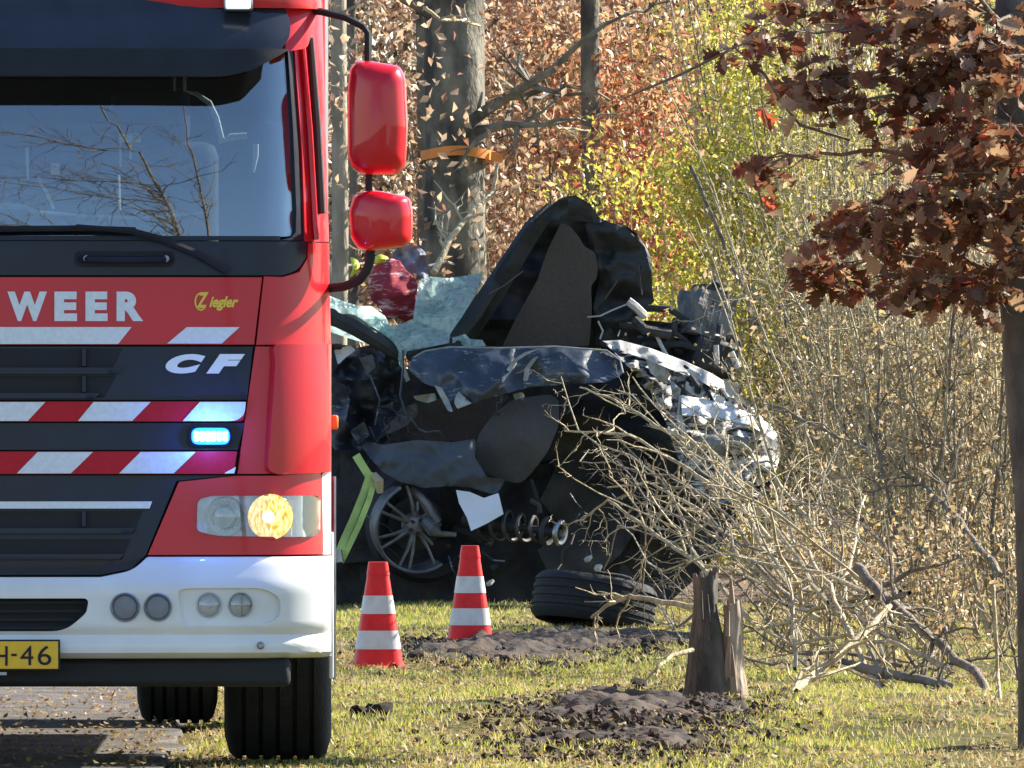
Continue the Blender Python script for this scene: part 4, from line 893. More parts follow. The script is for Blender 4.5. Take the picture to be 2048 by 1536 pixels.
ribbon('webbing', [(752, 952, DW - .45), (738, 1000, DW - .53), (718, 1050, DW - .58), (698, 1092, DW - .6), (682, 1124, DW - .6)], .035, LIME, st)
bk = MB(); bk.tube([P(748, 948, DW - .48), P(758, 962, DW - .5), P(760, 985, DW - .48)], [.018, .03, .02], 8); bk.build('buckle', mat('tan_plastic', (.45, .36, .22), .5), st)
bk = MB(); bk.tube([P(676, 1100, DW - .62), P(680, 1124, DW - .62)], .022, 8); bk.build('hook', STEEL, st)
# bundles seen through the broken glass
RC = scuffed('printed_red_cloth', (.26, .02, .035), (.66, .42, .42), .54); RC.node_tree.nodes['Principled BSDF'].inputs['Coat Weight'].default_value = 0; RC.node_tree.links.remove(RC.node_tree.nodes['Principled BSDF'].inputs['Roughness'].links[0]); RC.node_tree.nodes['Principled BSDF'].inputs['Roughness'].default_value = .85
o = sheet('red_bundle', [(736, 560), (744, 545), (750, 530), (770, 524), (782, 516), (800, 522), (812, 540), (826, 552), (838, 570), (832, 590), (840, 612), (828, 636), (812, 644), (796, 636), (776, 640), (756, 612), (742, 600)], DW + .3, RC, amp=.06, freq=2.2, seed=120, bulge=.14, step=6, th=.14, angle=80)
bun = standalone(o, 'cloth_bundle', 'crumpled red printed cloth behind the shattered windscreen', 'cloth')
o = sheet('x', [(782, 522), (786, 502), (800, 494), (815, 488), (836, 492), (850, 504), (856, 526), (862, 550), (846, 556), (830, 546), (816, 548), (802, 532)], DW + .5, mat('grey_blue_cloth', (.24, .25, .30), .8, var=.2, scale=8), amp=.10, freq=2.6, seed=121, fold=2, bulge=.05, step=6, th=.2, angle=80)
standalone(o, 'cloth_bundle', 'grey-blue crumpled cloth just under the lower truck mirror', 'cloth')
HV = mat('yellow_green_plastic', (.62, .6, .06), .5, var=.1, scale=10)
o = sheet('x', rp([(747, 514), (762, 508), (776, 514), (779, 524), (764, 528), (750, 526)], 4), DW + .3, HV, amp=.02, seed=122, bulge=.06, step=7, th=.1); standalone(o, 'yellow_scrap', 'small yellow scrap just right of the curved mirror arm', 'scrap')
o = sheet('x', rp([(700, 514), (712, 516), (720, 530), (716, 546), (698, 556), (706, 536)], 4), DW + .3, HV, amp=.02, seed=123, bulge=.06, step=7, th=.1); standalone(o, 'yellow_scrap', 'small curved yellow scrap left of the curved mirror arm', 'scrap')
# black slab and loose debris on the ground
d_ = 63.2; q = P(1188, 1240, d_)
ty = thing('loose_tyre', 'torn-off black tyre lying on its side on the grass below the wreck', 'tyre', (q.x, d_, 0))
trot = Matrix.Rotation(math.radians(9), 3, 'Y') @ Matrix.Rotation(math.radians(-7), 3, 'X'); tc_ = Vector((q.x, d_, .13)); W_ = .24
pr = [(.235, -W_ / 2 + .02), (.25, -W_ / 2), (.30, -W_ / 2 - .004), (.325, -W_ / 2 + .02)]
for k in range(4):
    a = -W_ / 2 + .03 + (W_ - .06) * (k + .5) / 4; pr += [(.335, a - .012), (.325, a - .008), (.325, a + .008), (.335, a + .012)]
pr += [(.325, W_ / 2 - .02), (.30, W_ / 2 + .004), (.25, W_ / 2), (.235, W_ / 2 - .02), (.235, -W_ / 2 + .02)]
b = MB(); b.lathe(pr, tc_, 'Z', 48, trot); b.build('tread', RUBBER, ty, angle=30)
b = MB(); b.lathe([(.243, W_ / 2 + .001), (.256, W_ / 2 + .007), (.268, W_ / 2 + .006)], tc_, 'Z', 40, trot); b.build('bead', mat('dusty_rubber', (.22, .21, .20), .8, var=.3, scale=9), ty)
b = MB(); b.lathe([(.234, -.06), (.12, -.05), (0, -.05)], tc_, 'Z', 30, trot); b.build('hollow', CBD, ty)
for k, (x, y, r_) in enumerate(((1196, 1136, 9), (980, 1166, 6), (1176, 1118, 7))):
    b = MB(); q = P(x, y, DW - .5); b.tube([q + Vector((-.02, 0, -.01)), q, q + Vector((.02, .01, .015))], [.012, r_ / 350, .010], 6); o = b.build('scrap', PALE, wreck)

# ================================================================== VEGETATION
BARK = mat('grey_bark', (.045, .042, .035), .9, var=.5, scale=6, bump=1.0, bscale=20, stretch=(1, 1, .55), col2=(.26, .24, .185), detail=12)
BARK2 = mat('pale_bark', (.24, .21, .16), .9, var=.4, scale=12, bump=.7, bscale=40, stretch=(1, 1, .3), col2=(.38, .34, .26))
OAKBARK = mat('smooth_green_grey_bark', (.06, .066, .060), .85, var=.4, scale=9, bump=.8, bscale=35, stretch=(1, 1, .6), col2=(.14, .148, .132), detail=9)
TWIG = mat('pale_twig', (.32, .255, .145), .85, var=.3, scale=22, bump=.6, bscale=60, col2=(.58, .49, .31))
TWIGD = mat('brown_twig', (.13, .10, .072), .85, var=.35, scale=22, bump=.6, bscale=60, col2=(.28, .23, .165))
L_BROWN = leaf_mat('beech_brown_leaves', [(.13, .08, .055), (.40, .29, .20), (.58, .47, .35), (.29, .15, .10), (.68, .58, .45)], .45, .4, .6)
L_RUSS = leaf_mat('russet_leaves', [(.15, .075, .045), (.45, .27, .16), (.58, .43, .29), (.36, .14, .085), (.64, .50, .28)], .5, .4, .6)
L_RED = leaf_mat('red_orange_leaves', [(.26, .06, .035), (.50, .20, .10), (.58, .34, .22), (.38, .09, .05), (.60, .36, .12)], .5, .4, .6)
L_YG = leaf_mat('yellow_green_leaves', [(.24, .28, .04), (.46, .48, .07), (.60, .58, .12), (.36, .40, .06), (.64, .60, .2)], .5, .4, .6)
L_CREAM = leaf_mat('cream_dry_leaves', [(.25, .21, .08), (.48, .42, .18), (.60, .53, .28), (.36, .36, .09), (.46, .34, .18)], .45, .4, .6)
L_DULL = leaf_mat('dull_brown_leaves', [(.16, .10, .055), (.40, .30, .18), (.62, .51, .34), (.28, .17, .09), (.50, .45, .17)], .4, .4, .6)
L_FAR = leaf_mat('shaded_far_wood_leaves', [(.07, .038, .022), (.16, .09, .045), (.13, .12, .035), (.22, .14, .085), (.08, .07, .03)], .45)  # shade deep in the wood is put into these darkened leaf colours

def make_shrub(name, label, cat, px, d, height, width, nst, m_leaf, m_stem, n_leaf, size, group, seed, zmin=.15, r0=.016, lean=.25, leaf_z=None, twig_n=7, clump=.16, depth=None):
    rnd = random.Random(seed); x0 = (px - 1024) / F * d
    t = thing(name, label, cat, (x0, d, 0), 0, group); tips = []
    dep = depth or width
    for k in range(nst):
        bx = x0 + rnd.uniform(-.3, .3) * width; by = d + rnd.uniform(-.3, .3) * dep
        tx = bx + rnd.gauss(0, lean) * height * .5; ty = by + rnd.gauss(0, lean) * height * .3
        h = height * rnd.uniform(.7, 1.05)
        path = wob((bx, by, -.03), (tx, ty, h), 9, .045, 0, rnd.uniform(0, 99))
        b = MB(); r_ = r0 * rnd.uniform(.6, 1.2); b.tube(path, taper(r_, r_ * .3, 9), 5, False)
        tips += path[1:]; tips += twigs(b, path, r_, twig_n, height * .28, rnd.random() * 999, .8, 2, 4, .1)
        b.build('stem', m_stem if k % 3 else TWIGD, t, normals=False)
    T = np.array([tuple(p) for p in tips]); T = T[T[:, 2] > zmin]
    if leaf_z: T = T[(T[:, 2] > leaf_z[0]) & (T[:, 2] < leaf_z[1])]
    wt = RNG.exponential(1.0, len(T)) ** 1.6; idx = RNG.choice(len(T), n_leaf, p=wt / wt.sum()); C = T[idx] + RNG.normal(0, clump, (n_leaf, 3)); C[:, 2] = np.maximum(C[:, 2], .05)
    leaves('foliage', C, size, m_leaf, t); return t

# large trees at the wood edge
def make_trunk_tree(name, label, px0, px1, d, h, m, seed, nb, m_leaf=None, n_leaf=0, lean=0.0, group='trees of the wood edge'):
    x0 = (px0 - 1024) / F * d; x1 = (px1 - 1024) / F * d; c = (x0 + x1) / 2; r_ = (x1 - x0) / 2
    t = thing(name, label, 'tree', (c, d, 0), 0, group)
    path = wob((c - lean, d, -.1), (c + lean, d, h), 14, .012, 0, seed)
    rr = [r_ * (1.25 - .25 * min(1, i / 4)) * (1 - .25 * i / 14) for i in range(15)]
    b = MB(); b.tube(path, rr, 16); b.build('trunk', m, t)
    rnd = random.Random(seed); tips = []
    for k in range(nb):
        i = rnd.randint(3, 13); p = path[i]; a = rnd.uniform(0, 2 * math.pi); L = rnd.uniform(1.0, 2.4)
        q = wob(p, p + Vector((math.cos(a), math.sin(a) * .8, rnd.uniform(-.1, .6))) * L, 7, .1, 0, rnd.uniform(0, 99))
        b = MB(); b.tube(q, taper(rr[i] * .22, .008, 7), 6, False); tips += q[3:]; tips += twigs(b, q, rr[i] * .2, 7, .7, rnd.random() * 99, .8, 2, 4); b.build('limb', m, t, normals=False)
    if n_leaf:
        T = np.array([tuple(p) for p in tips]); C = T[RNG.integers(0, len(T), n_leaf)] + RNG.normal(0, .25, (n_leaf, 3)); leaves('crown', C, (.05, .09), m_leaf, t)
    return t, path
bt, bpath = make_trunk_tree('oak_tree', 'thick dark oak trunk with orange ribbon behind the wreck', 848, 984, 78.0, 8.5, BARK, 3, 10, L_BROWN, 450)
make_trunk_tree('birch_tree', 'slim pale trunk just right of the fire engine cab', 652, 688, 77.0, 7.5, BARK2, 5, 9, L_BROWN, 2500)
make_trunk_tree('oak_tree', 'slim dark trunk above the upturned black roof', 1168, 1210, 79.5, 8, BARK, 9, 8, L_RUSS, 1500)
make_trunk_tree('oak_tree', 'narrow dark trunk left of the upper mirror', 694, 716, 78.5, 8, BARK, 12, 8, L_BROWN, 2000)
for px0, px1, d_, sd_, lb_ in ((822, 846, 79.5, 21, 'narrow dark trunk between the upper mirror and the thick oak'), (1088, 1112, 91, 22, 'narrow dark trunk straight above the upturned roof'), (1310, 1332, 89, 23, 'narrow dark trunk among the russet leaves'), (1556, 1584, 88, 24, 'dark trunk behind the bright yellow-green shrub'), (600, 634, 86, 25, 'dark trunk half hidden by the fire engine cab'), (1745, 1775, 90, 26, 'dark trunk behind the hanging oak leaves')):
    make_trunk_tree('oak_tree', lb_, px0, px1, d_, 8, BARK, sd_, 5, L_BROWN, 900)
# orange ribbon round the trunk
rbx, rby, rr_ = (916 - 1024) / F * 78, 78.0, .246
b = MB(); pts = []
zc = P(915, 312, 78).z
for k in range(33):
    a = 2 * math.pi * k / 32; zz = zc + .025 * math.cos(a * 1.0 + 1.6) + .008 * math.sin(3 * a)
    for hz, rr in ((-.032, rr_), (.032, rr_ + .004), (.032, rr_ - .006), (-.032, rr_ - .008)): b.v.append((rbx + rr * math.cos(a), rby + rr * math.sin(a), zz + hz))
for k in range(32): b.f += [(k * 4 + i, k * 4 + (i + 1) % 4, k * 4 + 4 + (i + 1) % 4, k * 4 + 4 + i) for i in range(4)]
ORANGE = mat('orange_ribbon', (.75, .27, .06), .6, var=.12, scale=10)
rb = b.build('marker_ribbon', ORANGE); tag(rb, 'orange ribbon tied round the thick oak trunk', 'ribbon')
b = MB(); b.add([(rbx + .22, rby - .14, zc + .03), (rbx + .30, rby - .16, zc + .01), (rbx + .295, rby - .16, zc - .05), (rbx + .215, rby - .14, zc - .03), (rbx + .22, rby - .13, zc + .03), (rbx + .30, rby - .15, zc + .01), (rbx + .295, rby - .15, zc - .05), (rbx + .215, rby - .13, zc - .03)], [(0, 1, 2, 3), (7, 6, 5, 4), (0, 4, 5, 1), (1, 5, 6, 2), (2, 6, 7, 3), (3, 7, 4, 0)]); b.build('ribbon_end', ORANGE, rb)
# dead pale boughs hanging beside the trunk
def bough(name, label, pts, r0, r1, m, n_tw, L, seed, level=2, group=None, cat='branch', spread=.7, upd=(0, 0, .2), sub=6):
    pp = [P(*q) for q in pts]; path = []
    for i in range(len(pp) - 1):
        for k in range(sub):
            t = k / sub; q = pp[i].lerp(pp[i + 1], t); amp = (pp[i + 1] - pp[i]).length * .035
            path.append(q + Vector((noise.noise((i + t * 3, seed, 1)), noise.noise((i + t * 3, seed, 4)), noise.noise((i + t * 3, seed, 8)))) * amp)
    path.append(pp[-1]); n = len(path) - 1
    b = MB(); b.tube(path, [(r0 + (r1 - r0) * (i / n)) * (1 + .22 * noise.noise((i * .9, seed, 3))) for i in range(n + 1)], 9); o = b.build(name, m, angle=80); tag(o, label, cat, group)
    b = MB(); twigs(b, path, r0, n_tw, L, seed, spread, level, 4, .15, upd)
    if b.v: tw = b.build('twigs', m, o, normals=False); tw['kind'] = 'stuff'
    return o
bough('dead_branch', 'pale dead branch leaning up against the thick oak trunk', [(868, 545, 74), (905, 470, 74.2), (945, 425, 74.5), (985, 385, 75), (995, 330, 75)], .022, .012, TWIG, 8, .45, 5)
bough('dead_branch', 'thin pale dead branch crossing top of thick oak trunk', [(850, 15, 76), (880, 40, 76), (920, 40, 76.2), (960, 52, 76.5)], .014, .008, TWIG, 7, .35, 6)
bough('dead_branch', 'thin pale forked branch curving left of the slim dark trunk', [(1000, 160, 78), (1060, 200, 78), (1110, 255, 78.2), (1180, 262, 78.5)], .014, .007, TWIG, 9, .4, 7)

# shrubs and understorey
SH = [  # name, label, px, d, h, w, stems, leaf, stem, nleaf, size
 ('beech_shrub', 'brown-leaved beech shrub between the pale slim trunk and truck mirrors', 745, 80, 4.8, 1.9, 9, L_BROWN, TWIG, 8640, (.045, .085)),
 ('beech_shrub', 'brown-leaved beech shrub at the left behind the fire engine cab', 560, 82, 4.8, 1.9, 8, L_BROWN, TWIG, 5760, (.045, .085)),
 ('beech_shrub', 'pinkish-brown leaved shrub directly above the upturned roof', 1070, 82, 5.0, 2.0, 10, L_BROWN, TWIG, 10800, (.045, .085)),
 ('oak_shrub', 'russet shrub right of the slim dark trunk', 1270, 81, 5.0, 1.7, 9, L_RUSS, TWIG, 9360, (.045, .085)),
 ('oak_shrub', 'reddest leafy shrub above and right of the upturned roof', 1385, 79.5, 3.6, .9, 6, L_RED, TWIG, 4320, (.045, .08)),
 ('oak_shrub', 'dim brown shrub behind the thick oak trunk', 920, 84, 4.8, 1.8, 8, L_BROWN, TWIG, 7200, (.045, .085)),
 ('hazel_shrub', 'yellow-green shrub just right of the upturned roof above the engine', 1350, 77, 2.6, 1.2, 8, L_YG, TWIG, 5280, (.03, .06)),
 ('hazel_shrub', 'bright yellow-green tall shrub left of the brown oak leaves', 1500, 75.5, 3.8, 1.3, 14, L_YG, TWIG, 18000, (.03, .06)),
 ('hazel_shrub', 'pale yellow shrub of many upright stems below the oak leaves', 1665, 75, 4.4, 1.7, 40, L_CREAM, TWIG, 5000, (.025, .055)),
 ('hazel_shrub', 'yellow-green shrub behind the hanging oak leaves', 1800, 80, 4.6, 1.8, 12, L_YG, TWIG, 7920, (.035, .065)),
 ('hazel_shrub', 'cream-leaved shrub left of the leaning oak trunk', 1880, 71, 4.0, 1.6, 38, L_CREAM, TWIG, 4600, (.025, .055)),
 ('hazel_shrub', 'cream and green shrub at the right edge behind the oak trunk', 2090, 79, 3.8, 1.6, 14, L_CREAM, TWIG, 7260, (.035, .065)),
 ('hazel_shrub', 'thin dry yellowish shrub at the top right of the slim dark trunk', 1430, 83, 5.2, 1.5, 12, L_CREAM, TWIG, 5940, (.035, .065)),
 ('bramble_bush', 'brown bush of dead leaves right of the crushed front end', 1735, 69.5, 2.9, 1.1, 34, L_CREAM, TWIG, 4000, (.022, .05)),
 ('bramble_bush', 'brown bush of dead leaves and twigs in the middle right', 1800, 63, 2.3, 1.2, 38, L_DULL, TWIG, 3800, (.022, .05)),
 ('bramble_bush', 'brown bush of dead leaves touching the leaning oak trunk', 1940, 60, 2.3, 1.3, 38, L_DULL, TWIG, 3800, (.022, .05)),
 ('bramble_bush', 'low twiggy bush behind the broken stump', 1590, 57, .75, .8, 12, L_DULL, TWIG, 1300, (.02, .04)),
 ('bramble_bush', 'low twiggy bush between the stump and the oak trunk', 1720, 54, .75, 1.1, 13, L_DULL, TWIG, 1300, (.02, .04)),
 ('bramble_bush', 'low twiggy bush at the foot of the oak trunk', 1925, 52, .8, 1.0, 13, L_DULL, TWIG, 1300, (.02, .04)),
]
for i, (nm, lb_, px, d_, h_, w_, ns, lm_, sm_, nl, sz) in enumerate(SH):
    make_shrub(nm, lb_, 'shrub', px, d_, h_, w_, ns, lm_, sm_, nl, sz, 'shrubs along the wood edge', 200 + i, r0=.013 if h_ > 2.2 else .008, clump=.12 if h_ > 2.2 else .09, lean=.20 if h_ > 2.4 else .45, twig_n=9)
# the wood behind, one mass
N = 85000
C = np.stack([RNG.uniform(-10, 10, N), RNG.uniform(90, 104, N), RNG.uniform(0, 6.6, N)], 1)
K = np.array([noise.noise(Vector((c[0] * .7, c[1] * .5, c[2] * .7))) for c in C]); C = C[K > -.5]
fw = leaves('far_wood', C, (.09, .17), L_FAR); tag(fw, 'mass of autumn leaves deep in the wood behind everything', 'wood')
b = MB()
for k in range(30):
    x = RNG.uniform(-9, 9); y = RNG.uniform(90, 104); path = wob((x, y, -.1), (x + RNG.normal(0, .4), y, 8), 6, .02, 0, k); r_ = RNG.uniform(.05, .16); b.tube(path, taper(r_, r_ * .7, 6), 7, False)
o = b.build('trunks', BARK, fw, normals=False); o['kind'] = 'stuff'
# leaf mould bank under the wood
bv = []; bf = []
bx_ = np.linspace(-14, 14, 60); by_ = np.linspace(69.5, 112, 50)
for y in by_:
    for x in bx_: bv.append((x, y, -.03 + .10 * min(1, (y - 69.5) / 4) + .05 * fbm((x, y, 3), .8, 3)))
for j in range(49):
    for i in range(59): bf.append((j * 60 + i, j * 60 + i + 1, j * 60 + 61 + i, j * 60 + 60 + i))
b = MB(); b.add(bv, bf); tag(b.build('forest_floor', mat('leaf_mould', (.10, .06, .035), .95, var=.4, scale=14, bump=.8, bscale=30, col2=(.22, .14, .08))), kind='structure')

# right-hand young oak with hanging brown leaves
DO = 42.6
def oak_leaf_mesh(seed):
    rnd = random.Random(seed); L = .125; half = [(0, .004), (.12, .006), (.2, .03), (.28, .05), (.33, .026), (.42, .056), (.52, .064), (.56, .03), (.66, .055), (.76, .056), (.80, .024), (.9, .028), (1.0, .0)]
    up = [(t * L, .8 * w_ * rnd.uniform(.85, 1.2)) for t, w_ in half]; dn = [(t * L, -.8 * w_ * rnd.uniform(.85, 1.2)) for t, w_ in half[-2:0:-1]]
    pts = up + dn; cu = rnd.uniform(-.4, 1.3); cw = rnd.uniform(.3, 1.9); tw = rnd.uniform(-.6, .6)
    b = MB(); b.v = []
    def bend(x, y):
        a = cu * x / L; z = L * .5 * (1 - math.cos(a * 1.3)) * (1 if cu > 0 else -1) + abs(y) * cw * .6 + y * tw * x / L
        return (x * (1 - .12 * cu * cu), y * (1 - .15 * cw), z)
    mid = [bend(t * L, 0) for t, _ in half]
    b.v = [bend(*p) for p in pts]; n = len(pts); m_ = len(half); b.v += mid[1:-1]; k0 = n - 1
    for i in range(m_ - 1):
        a, c = i, i + 1; ma = 0 if i == 0 else n + i - 1; mc = m_ - 1 if i + 1 == m_ - 1 else n + i
        f = [v for k, v in enumerate((a, c, mc, ma)) if True]; f = list(dict.fromkeys(f)); b.f.append(tuple(f))
        a2 = 0 if i == 0 else n - i; c2 = m_ - 1 if i + 1 == m_ - 1 else n - (i + 1)
        f = list(dict.fromkeys((a2, ma, mc, c2)))
        if len(f) > 2: b.f.append(tuple(f))
    return b
L_OAK = [leaf_mat('oak_leaf_%s' % n, c, .45, .5, .25) for n, c in (('umber', [(.12, .066, .038), (.15, .08, .045)]), ('chestnut', [(.19, .085, .048), (.24, .11, .06)]), ('tan', [(.40, .27, .16), (.48, .34, .22)]), ('wine', [(.34, .08, .045), (.40, .10, .05)]))]
leaf_me = []
for k in range(6):
    for q in range(4):
        b = oak_leaf_mesh(k); me = bpy.data.meshes.new('leaf'); me.from_pydata(b.v, [], b.f); me.validate(); me.materials.append(L_OAK[q]); me.polygons.foreach_set('use_smooth', [True] * len(me.polygons)); leaf_me.append(me)
base = P(2098, 1500, DO); base.z = 0
oak = thing('young_oak_tree', 'young oak trunk at the right edge with hanging dark brown leaves', 'tree', base)
tp = [P(2104, 1530, DO), P(2098, 1400, DO), P(2094, 1200, DO), P(2088, 1000, DO), P(2070, 800, DO), P(2058, 600, DO), P(2054, 400, DO), P(2050, 200, DO), P(2046, 0, DO), P(2040, -300, DO), P(2044, -700, DO), P(2030, -1200, DO)]
tp[0].z = -.05
b = MB(); b.tube(tp, [.125, .112, .108, .106, .106, .106, .106, .104, .10, .095, .085, .07], 20); trunk = b.build('trunk', OAKBARK, oak)
rnd = random.Random(44); tips = []
OB = [([(2040, 120, 0), (1900, 70, -.1), (1740, 60, -.2), (1600, 60, -.25), (1470, 95, -.3)], .014), ([(2040, 60, 0), (1900, -20, .1), (1760, -40, .2), (1640, 0, .2)], .013),
      ([(2040, 260, 0), (1920, 210, -.25), (1780, 190, -.35), (1660, 210, -.4)], .012), ([(2050, 380, 0), (1930, 340, -.2), (1760, 300, -.1), (1600, 310, 0), (1520, 330, 0)], .013),
      ([(2050, 300, 0), (1900, 260, .2), (1740, 200, .3), (1560, 180, .3)], .012), ([(2060, 520, 0), (1930, 470, -.2), (1800, 450, -.3), (1700, 480, -.3)], .012),
      ([(2060, 560, 0), (1920, 520, .15), (1760, 510, .1), (1600, 560, .1)], .012), ([(2060, 470, 0), (2000, 400, -.4), (1900, 390, -.5), (1800, 400, -.5)], .011),
      ([(2060, 620, 0), (1980, 570, -.3), (1900, 560, -.4), (1830, 590, -.4)], .010), ([(2050, 200, 0), (2100, 100, -.4), (2000, 120, -.6), (1960, 160, -.6)], .010),
      ([(2050, 90, 0), (1960, 0, -.4), (1860, 10, -.5), (1760, 90, -.5)], .010), ([(2050, 430, 0), (2090, 330, -.4), (2020, 300, -.5), (1980, 340, -.5)], .01),
      ([(2045, 160, 0), (1930, 130, -.3), (1800, 130, -.4), (1690, 160, -.4), (1600, 190, -.4)], .011), ([(2045, 30, 0), (1980, 40, -.3), (1900, 100, -.4), (1840, 160, -.4)], .010), ([(2050, 330, 0), (1960, 290, .2), (1850, 300, .3), (1740, 350, .3)], .010), ([(2060, 480, 0), (1900, 440, .3), (1740, 420, .3), (1640, 450, .3)], .010),
      ([(2060, 100, -.12), (2030, 90, -.35), (1990, 100, -.4), (1950, 130, -.4)], .008), ([(2060, 280, -.12), (2030, 250, -.35), (1990, 250, -.4), (1950, 270, -.4)], .008), ([(2060, 420, -.12), (2040, 400, -.35), (2000, 410, -.4), (1950, 440, -.4)], .008),
      ([(2040, 20, .1), (1860, 30, .2), (1700, 20, .25), (1560, 40, .25)], .011), ([(2050, 580, 0), (1900, 560, .2), (1740, 540, .25), (1620, 545, .25)], .010),
      ([(2040, -100, 0), (1880, -150, .1), (1700, -180, .1), (1540, -150, .1)], .013), ([(2050, 520, 0), (2100, 470, -.4), (2040, 500, -.5), (1990, 560, -.5)], .009)]
for k, (pts, r_) in enumerate(OB):
    pp = [P(x, y, DO + dd) for x, y, dd in pts]; path = []
    for i in range(len(pp) - 1):
        for q in range(4): path.append(pp[i].lerp(pp[i + 1], q / 4) + Vector((rnd.gauss(0, .006), rnd.gauss(0, .006), rnd.gauss(0, .006))))
    path.append(pp[-1]); b = MB(); b.tube(path, taper(r_, .003, len(path) - 1), 6, False); t_ = twigs(b, path, r_ * .7, 11, .30, 300 + k, .75, 2, 4, .12, (0, 0, -.06), .35); b.build('branch', TWIGD, oak, normals=False)
    tips += t_ + path[3:]
def in_view(p):
    px = p.x / p.y * F + 1024; py = HOR - (p.z - CAM_H) / p.y * F; return px, py
rnd.shuffle(tips); cand = []
for p in tips * 3:
    q = p + Vector((rnd.gauss(0, .025), rnd.gauss(0, .035), rnd.gauss(0, .018))); px, py = in_view(q)
    if px < 1440 + max(0, (py - 100)) * .12: continue
    cand.append((q, px, py))
n_obj = 0; rest = MB(); rm = []
for q, px, py in cand[:2700]:
    rot = Matrix.Rotation(rnd.uniform(0, 6.28), 3, 'Z') @ Matrix.Rotation(rnd.gauss(.55, .45), 3, 'Y') @ Matrix.Rotation(rnd.gauss(0, .75), 3, 'X'); sc = rnd.uniform(.38, .78)
    if n_obj < 300 and -30 < py < 640 and px < 2048:
        lf = bpy.data.objects.new('leaf', rnd.choices(leaf_me, weights=[4, 3, 2.2, .45] * 6)[0]); COL.objects.link(lf); lf.parent = oak
        lf.matrix_parent_inverse = Matrix.Translation(-base); lf.location = q; lf.rotation_euler = rot.to_euler(); lf.scale = (sc,) * 3; n_obj += 1
    else:
        me = leaf_me[4 * rnd.randint(0, 5)]; rest.add([rot @ v.co * sc + q for v in me.vertices], [tuple(f.vertices) for f in me.polygons])
o = rest.build('foliage', leaf_mat('oak_leaf_mixed', [(.12, .066, .038), (.19, .085, .048), (.46, .33, .22), (.13, .07, .042), (.28, .08, .046)], .42, .5, .25), oak, normals=False, angle=180); o['kind'] = 'stuff'
# single leaves hanging on long twigs at the left of the crown
b = MB(); b.tube([P(1700, 280, DO), P(1600, 250, DO), P(1560, 200, DO), P(1530, 150, DO - .02), P(1470, 95, DO - .05), P(1360, 150, DO - .1), P(1240, 200, DO - .1)], [.006, .006, .006, .006, .006, .006, .003], 5); b.build('branch', TWIGD, oak)
b = MB(); b.tube([P(1640, 320, DO), P(1560, 305, DO), P(1528, 320, DO), P(1512, 360, DO), P(1524, 410, DO), P(1545, 440, DO)], [.005, .005, .004, .004, .004, .003], 5); b.build('branch', TWIGD, oak)
for k, (x, y, s_) in enumerate(((1520, 195, 1.0), (1505, 215, .9), (1535, 225, .8), (1505, 330, .8), (1520, 360, .75), (1515, 390, .8), (1525, 420, .75), (1450, 110, .6), (1500, 70, .8), (1530, 60, .8), (1590, 70, .8), (1640, 440, .7), (1560, 150, .6))):
    lf = bpy.data.objects.new('leaf', leaf_me[(k * 7) % 24]); COL.objects.link(lf); lf.parent = oak; lf.matrix_parent_inverse = Matrix.Translation(-base)
    lf.location = P(x, y, DO + .02 * (k % 3)); lf.rotation_euler = (rnd.uniform(-.5, .5), rnd.uniform(.6, 1.6), rnd.uniform(-.6, .6)); lf.scale = (s_,) * 3

# broken stump
def stump():
    d_ = 46.2; base_ = P(1428, 1445, d_); t = thing('tree_stump', 'splintered broken tree stump standing in the verge grass', 'stump', (base_.x, d_, 0))
    wood = mat('rotten_wood', (.045, .040, .034), .9, var=.5, scale=10, bump=1.0, bscale=34, stretch=(1, 1, .35), col2=(.18, .15, .115), detail=9); pale = mat('split_pale_wood', (.40, .33, .25), .85, var=.3, scale=12, bump=.8, bscale=30, stretch=(1, 1, .2), col2=(.24, .17, .11))
    def column(name, cx, w0, w1, ytop, m, seed, dd, jag):
        b = MB(); n = 30; lev = 22; z0, z1 = -.05, P(0, ytop, d_).z
        for j in range(lev + 1):
            f = j / lev
            for i in range(n):
                a = 2 * math.pi * i / n; rr = (w0 + (w1 - w0) * min(1, f * 1.25) ** .75) * (1 + .34 * noise.noise((math.cos(a) * 1.8 + seed, math.sin(a) * 1.8, f * 1.6)) + .16 * noise.noise((math.cos(a) * 6, math.sin(a) * 6 + seed, f * 1.5))) * (1 + .5 * max(0, .22 - f) / .22)
                top = z1 - jag * (1 + noise.noise((math.cos(a) * 2.2 + seed * 3, math.sin(a) * 2.2, 7))) * .9 - jag * 1.1 * abs(noise.noise((math.cos(a) * 6, math.sin(a) * 6, seed)))
                b.v.append((P(cx, 0, d_).x + rr * math.cos(a) + .01 * noise.noise((f * 3, seed, 2)), d_ + dd + rr * math.sin(a), z0 + (top - z0) * f))
        for j in range(lev): b.f += [(j * n + i, j * n + (i + 1) % n, (j + 1) * n + (i + 1) % n, (j + 1) * n + i) for i in range(n)]
        c_ = len(b.v); b.v.append((P(cx, 0, d_).x, d_ + dd, z1 - jag * 2.6)); b.f += [(lev * n + i, lev * n + (i + 1) % n, c_) for i in range(n)]
        return b.build(name, m, t, angle=50)
    column('main_snag', 1412, .150, .046, 1115, wood, 3, 0, .055); column('side_snag', 1464, .070, .036, 1170, pale, 7, -.02, .05); column('base_wood', 1440, .10, .06, 1330, wood, 12, -.02, .05)
    for k in range(9):
        x = rnd.uniform(1385, 1480); y = rnd.uniform(1200, 1400); p = P(x, y, d_ - .09); b = MB(); b.tube([p, p + Vector((rnd.uniform(-.01, .01), -.01, rnd.uniform(.06, .16)))], [.011, .003], 5); b.build('splinter', pale if x > 1440 else wood, t)
stump()

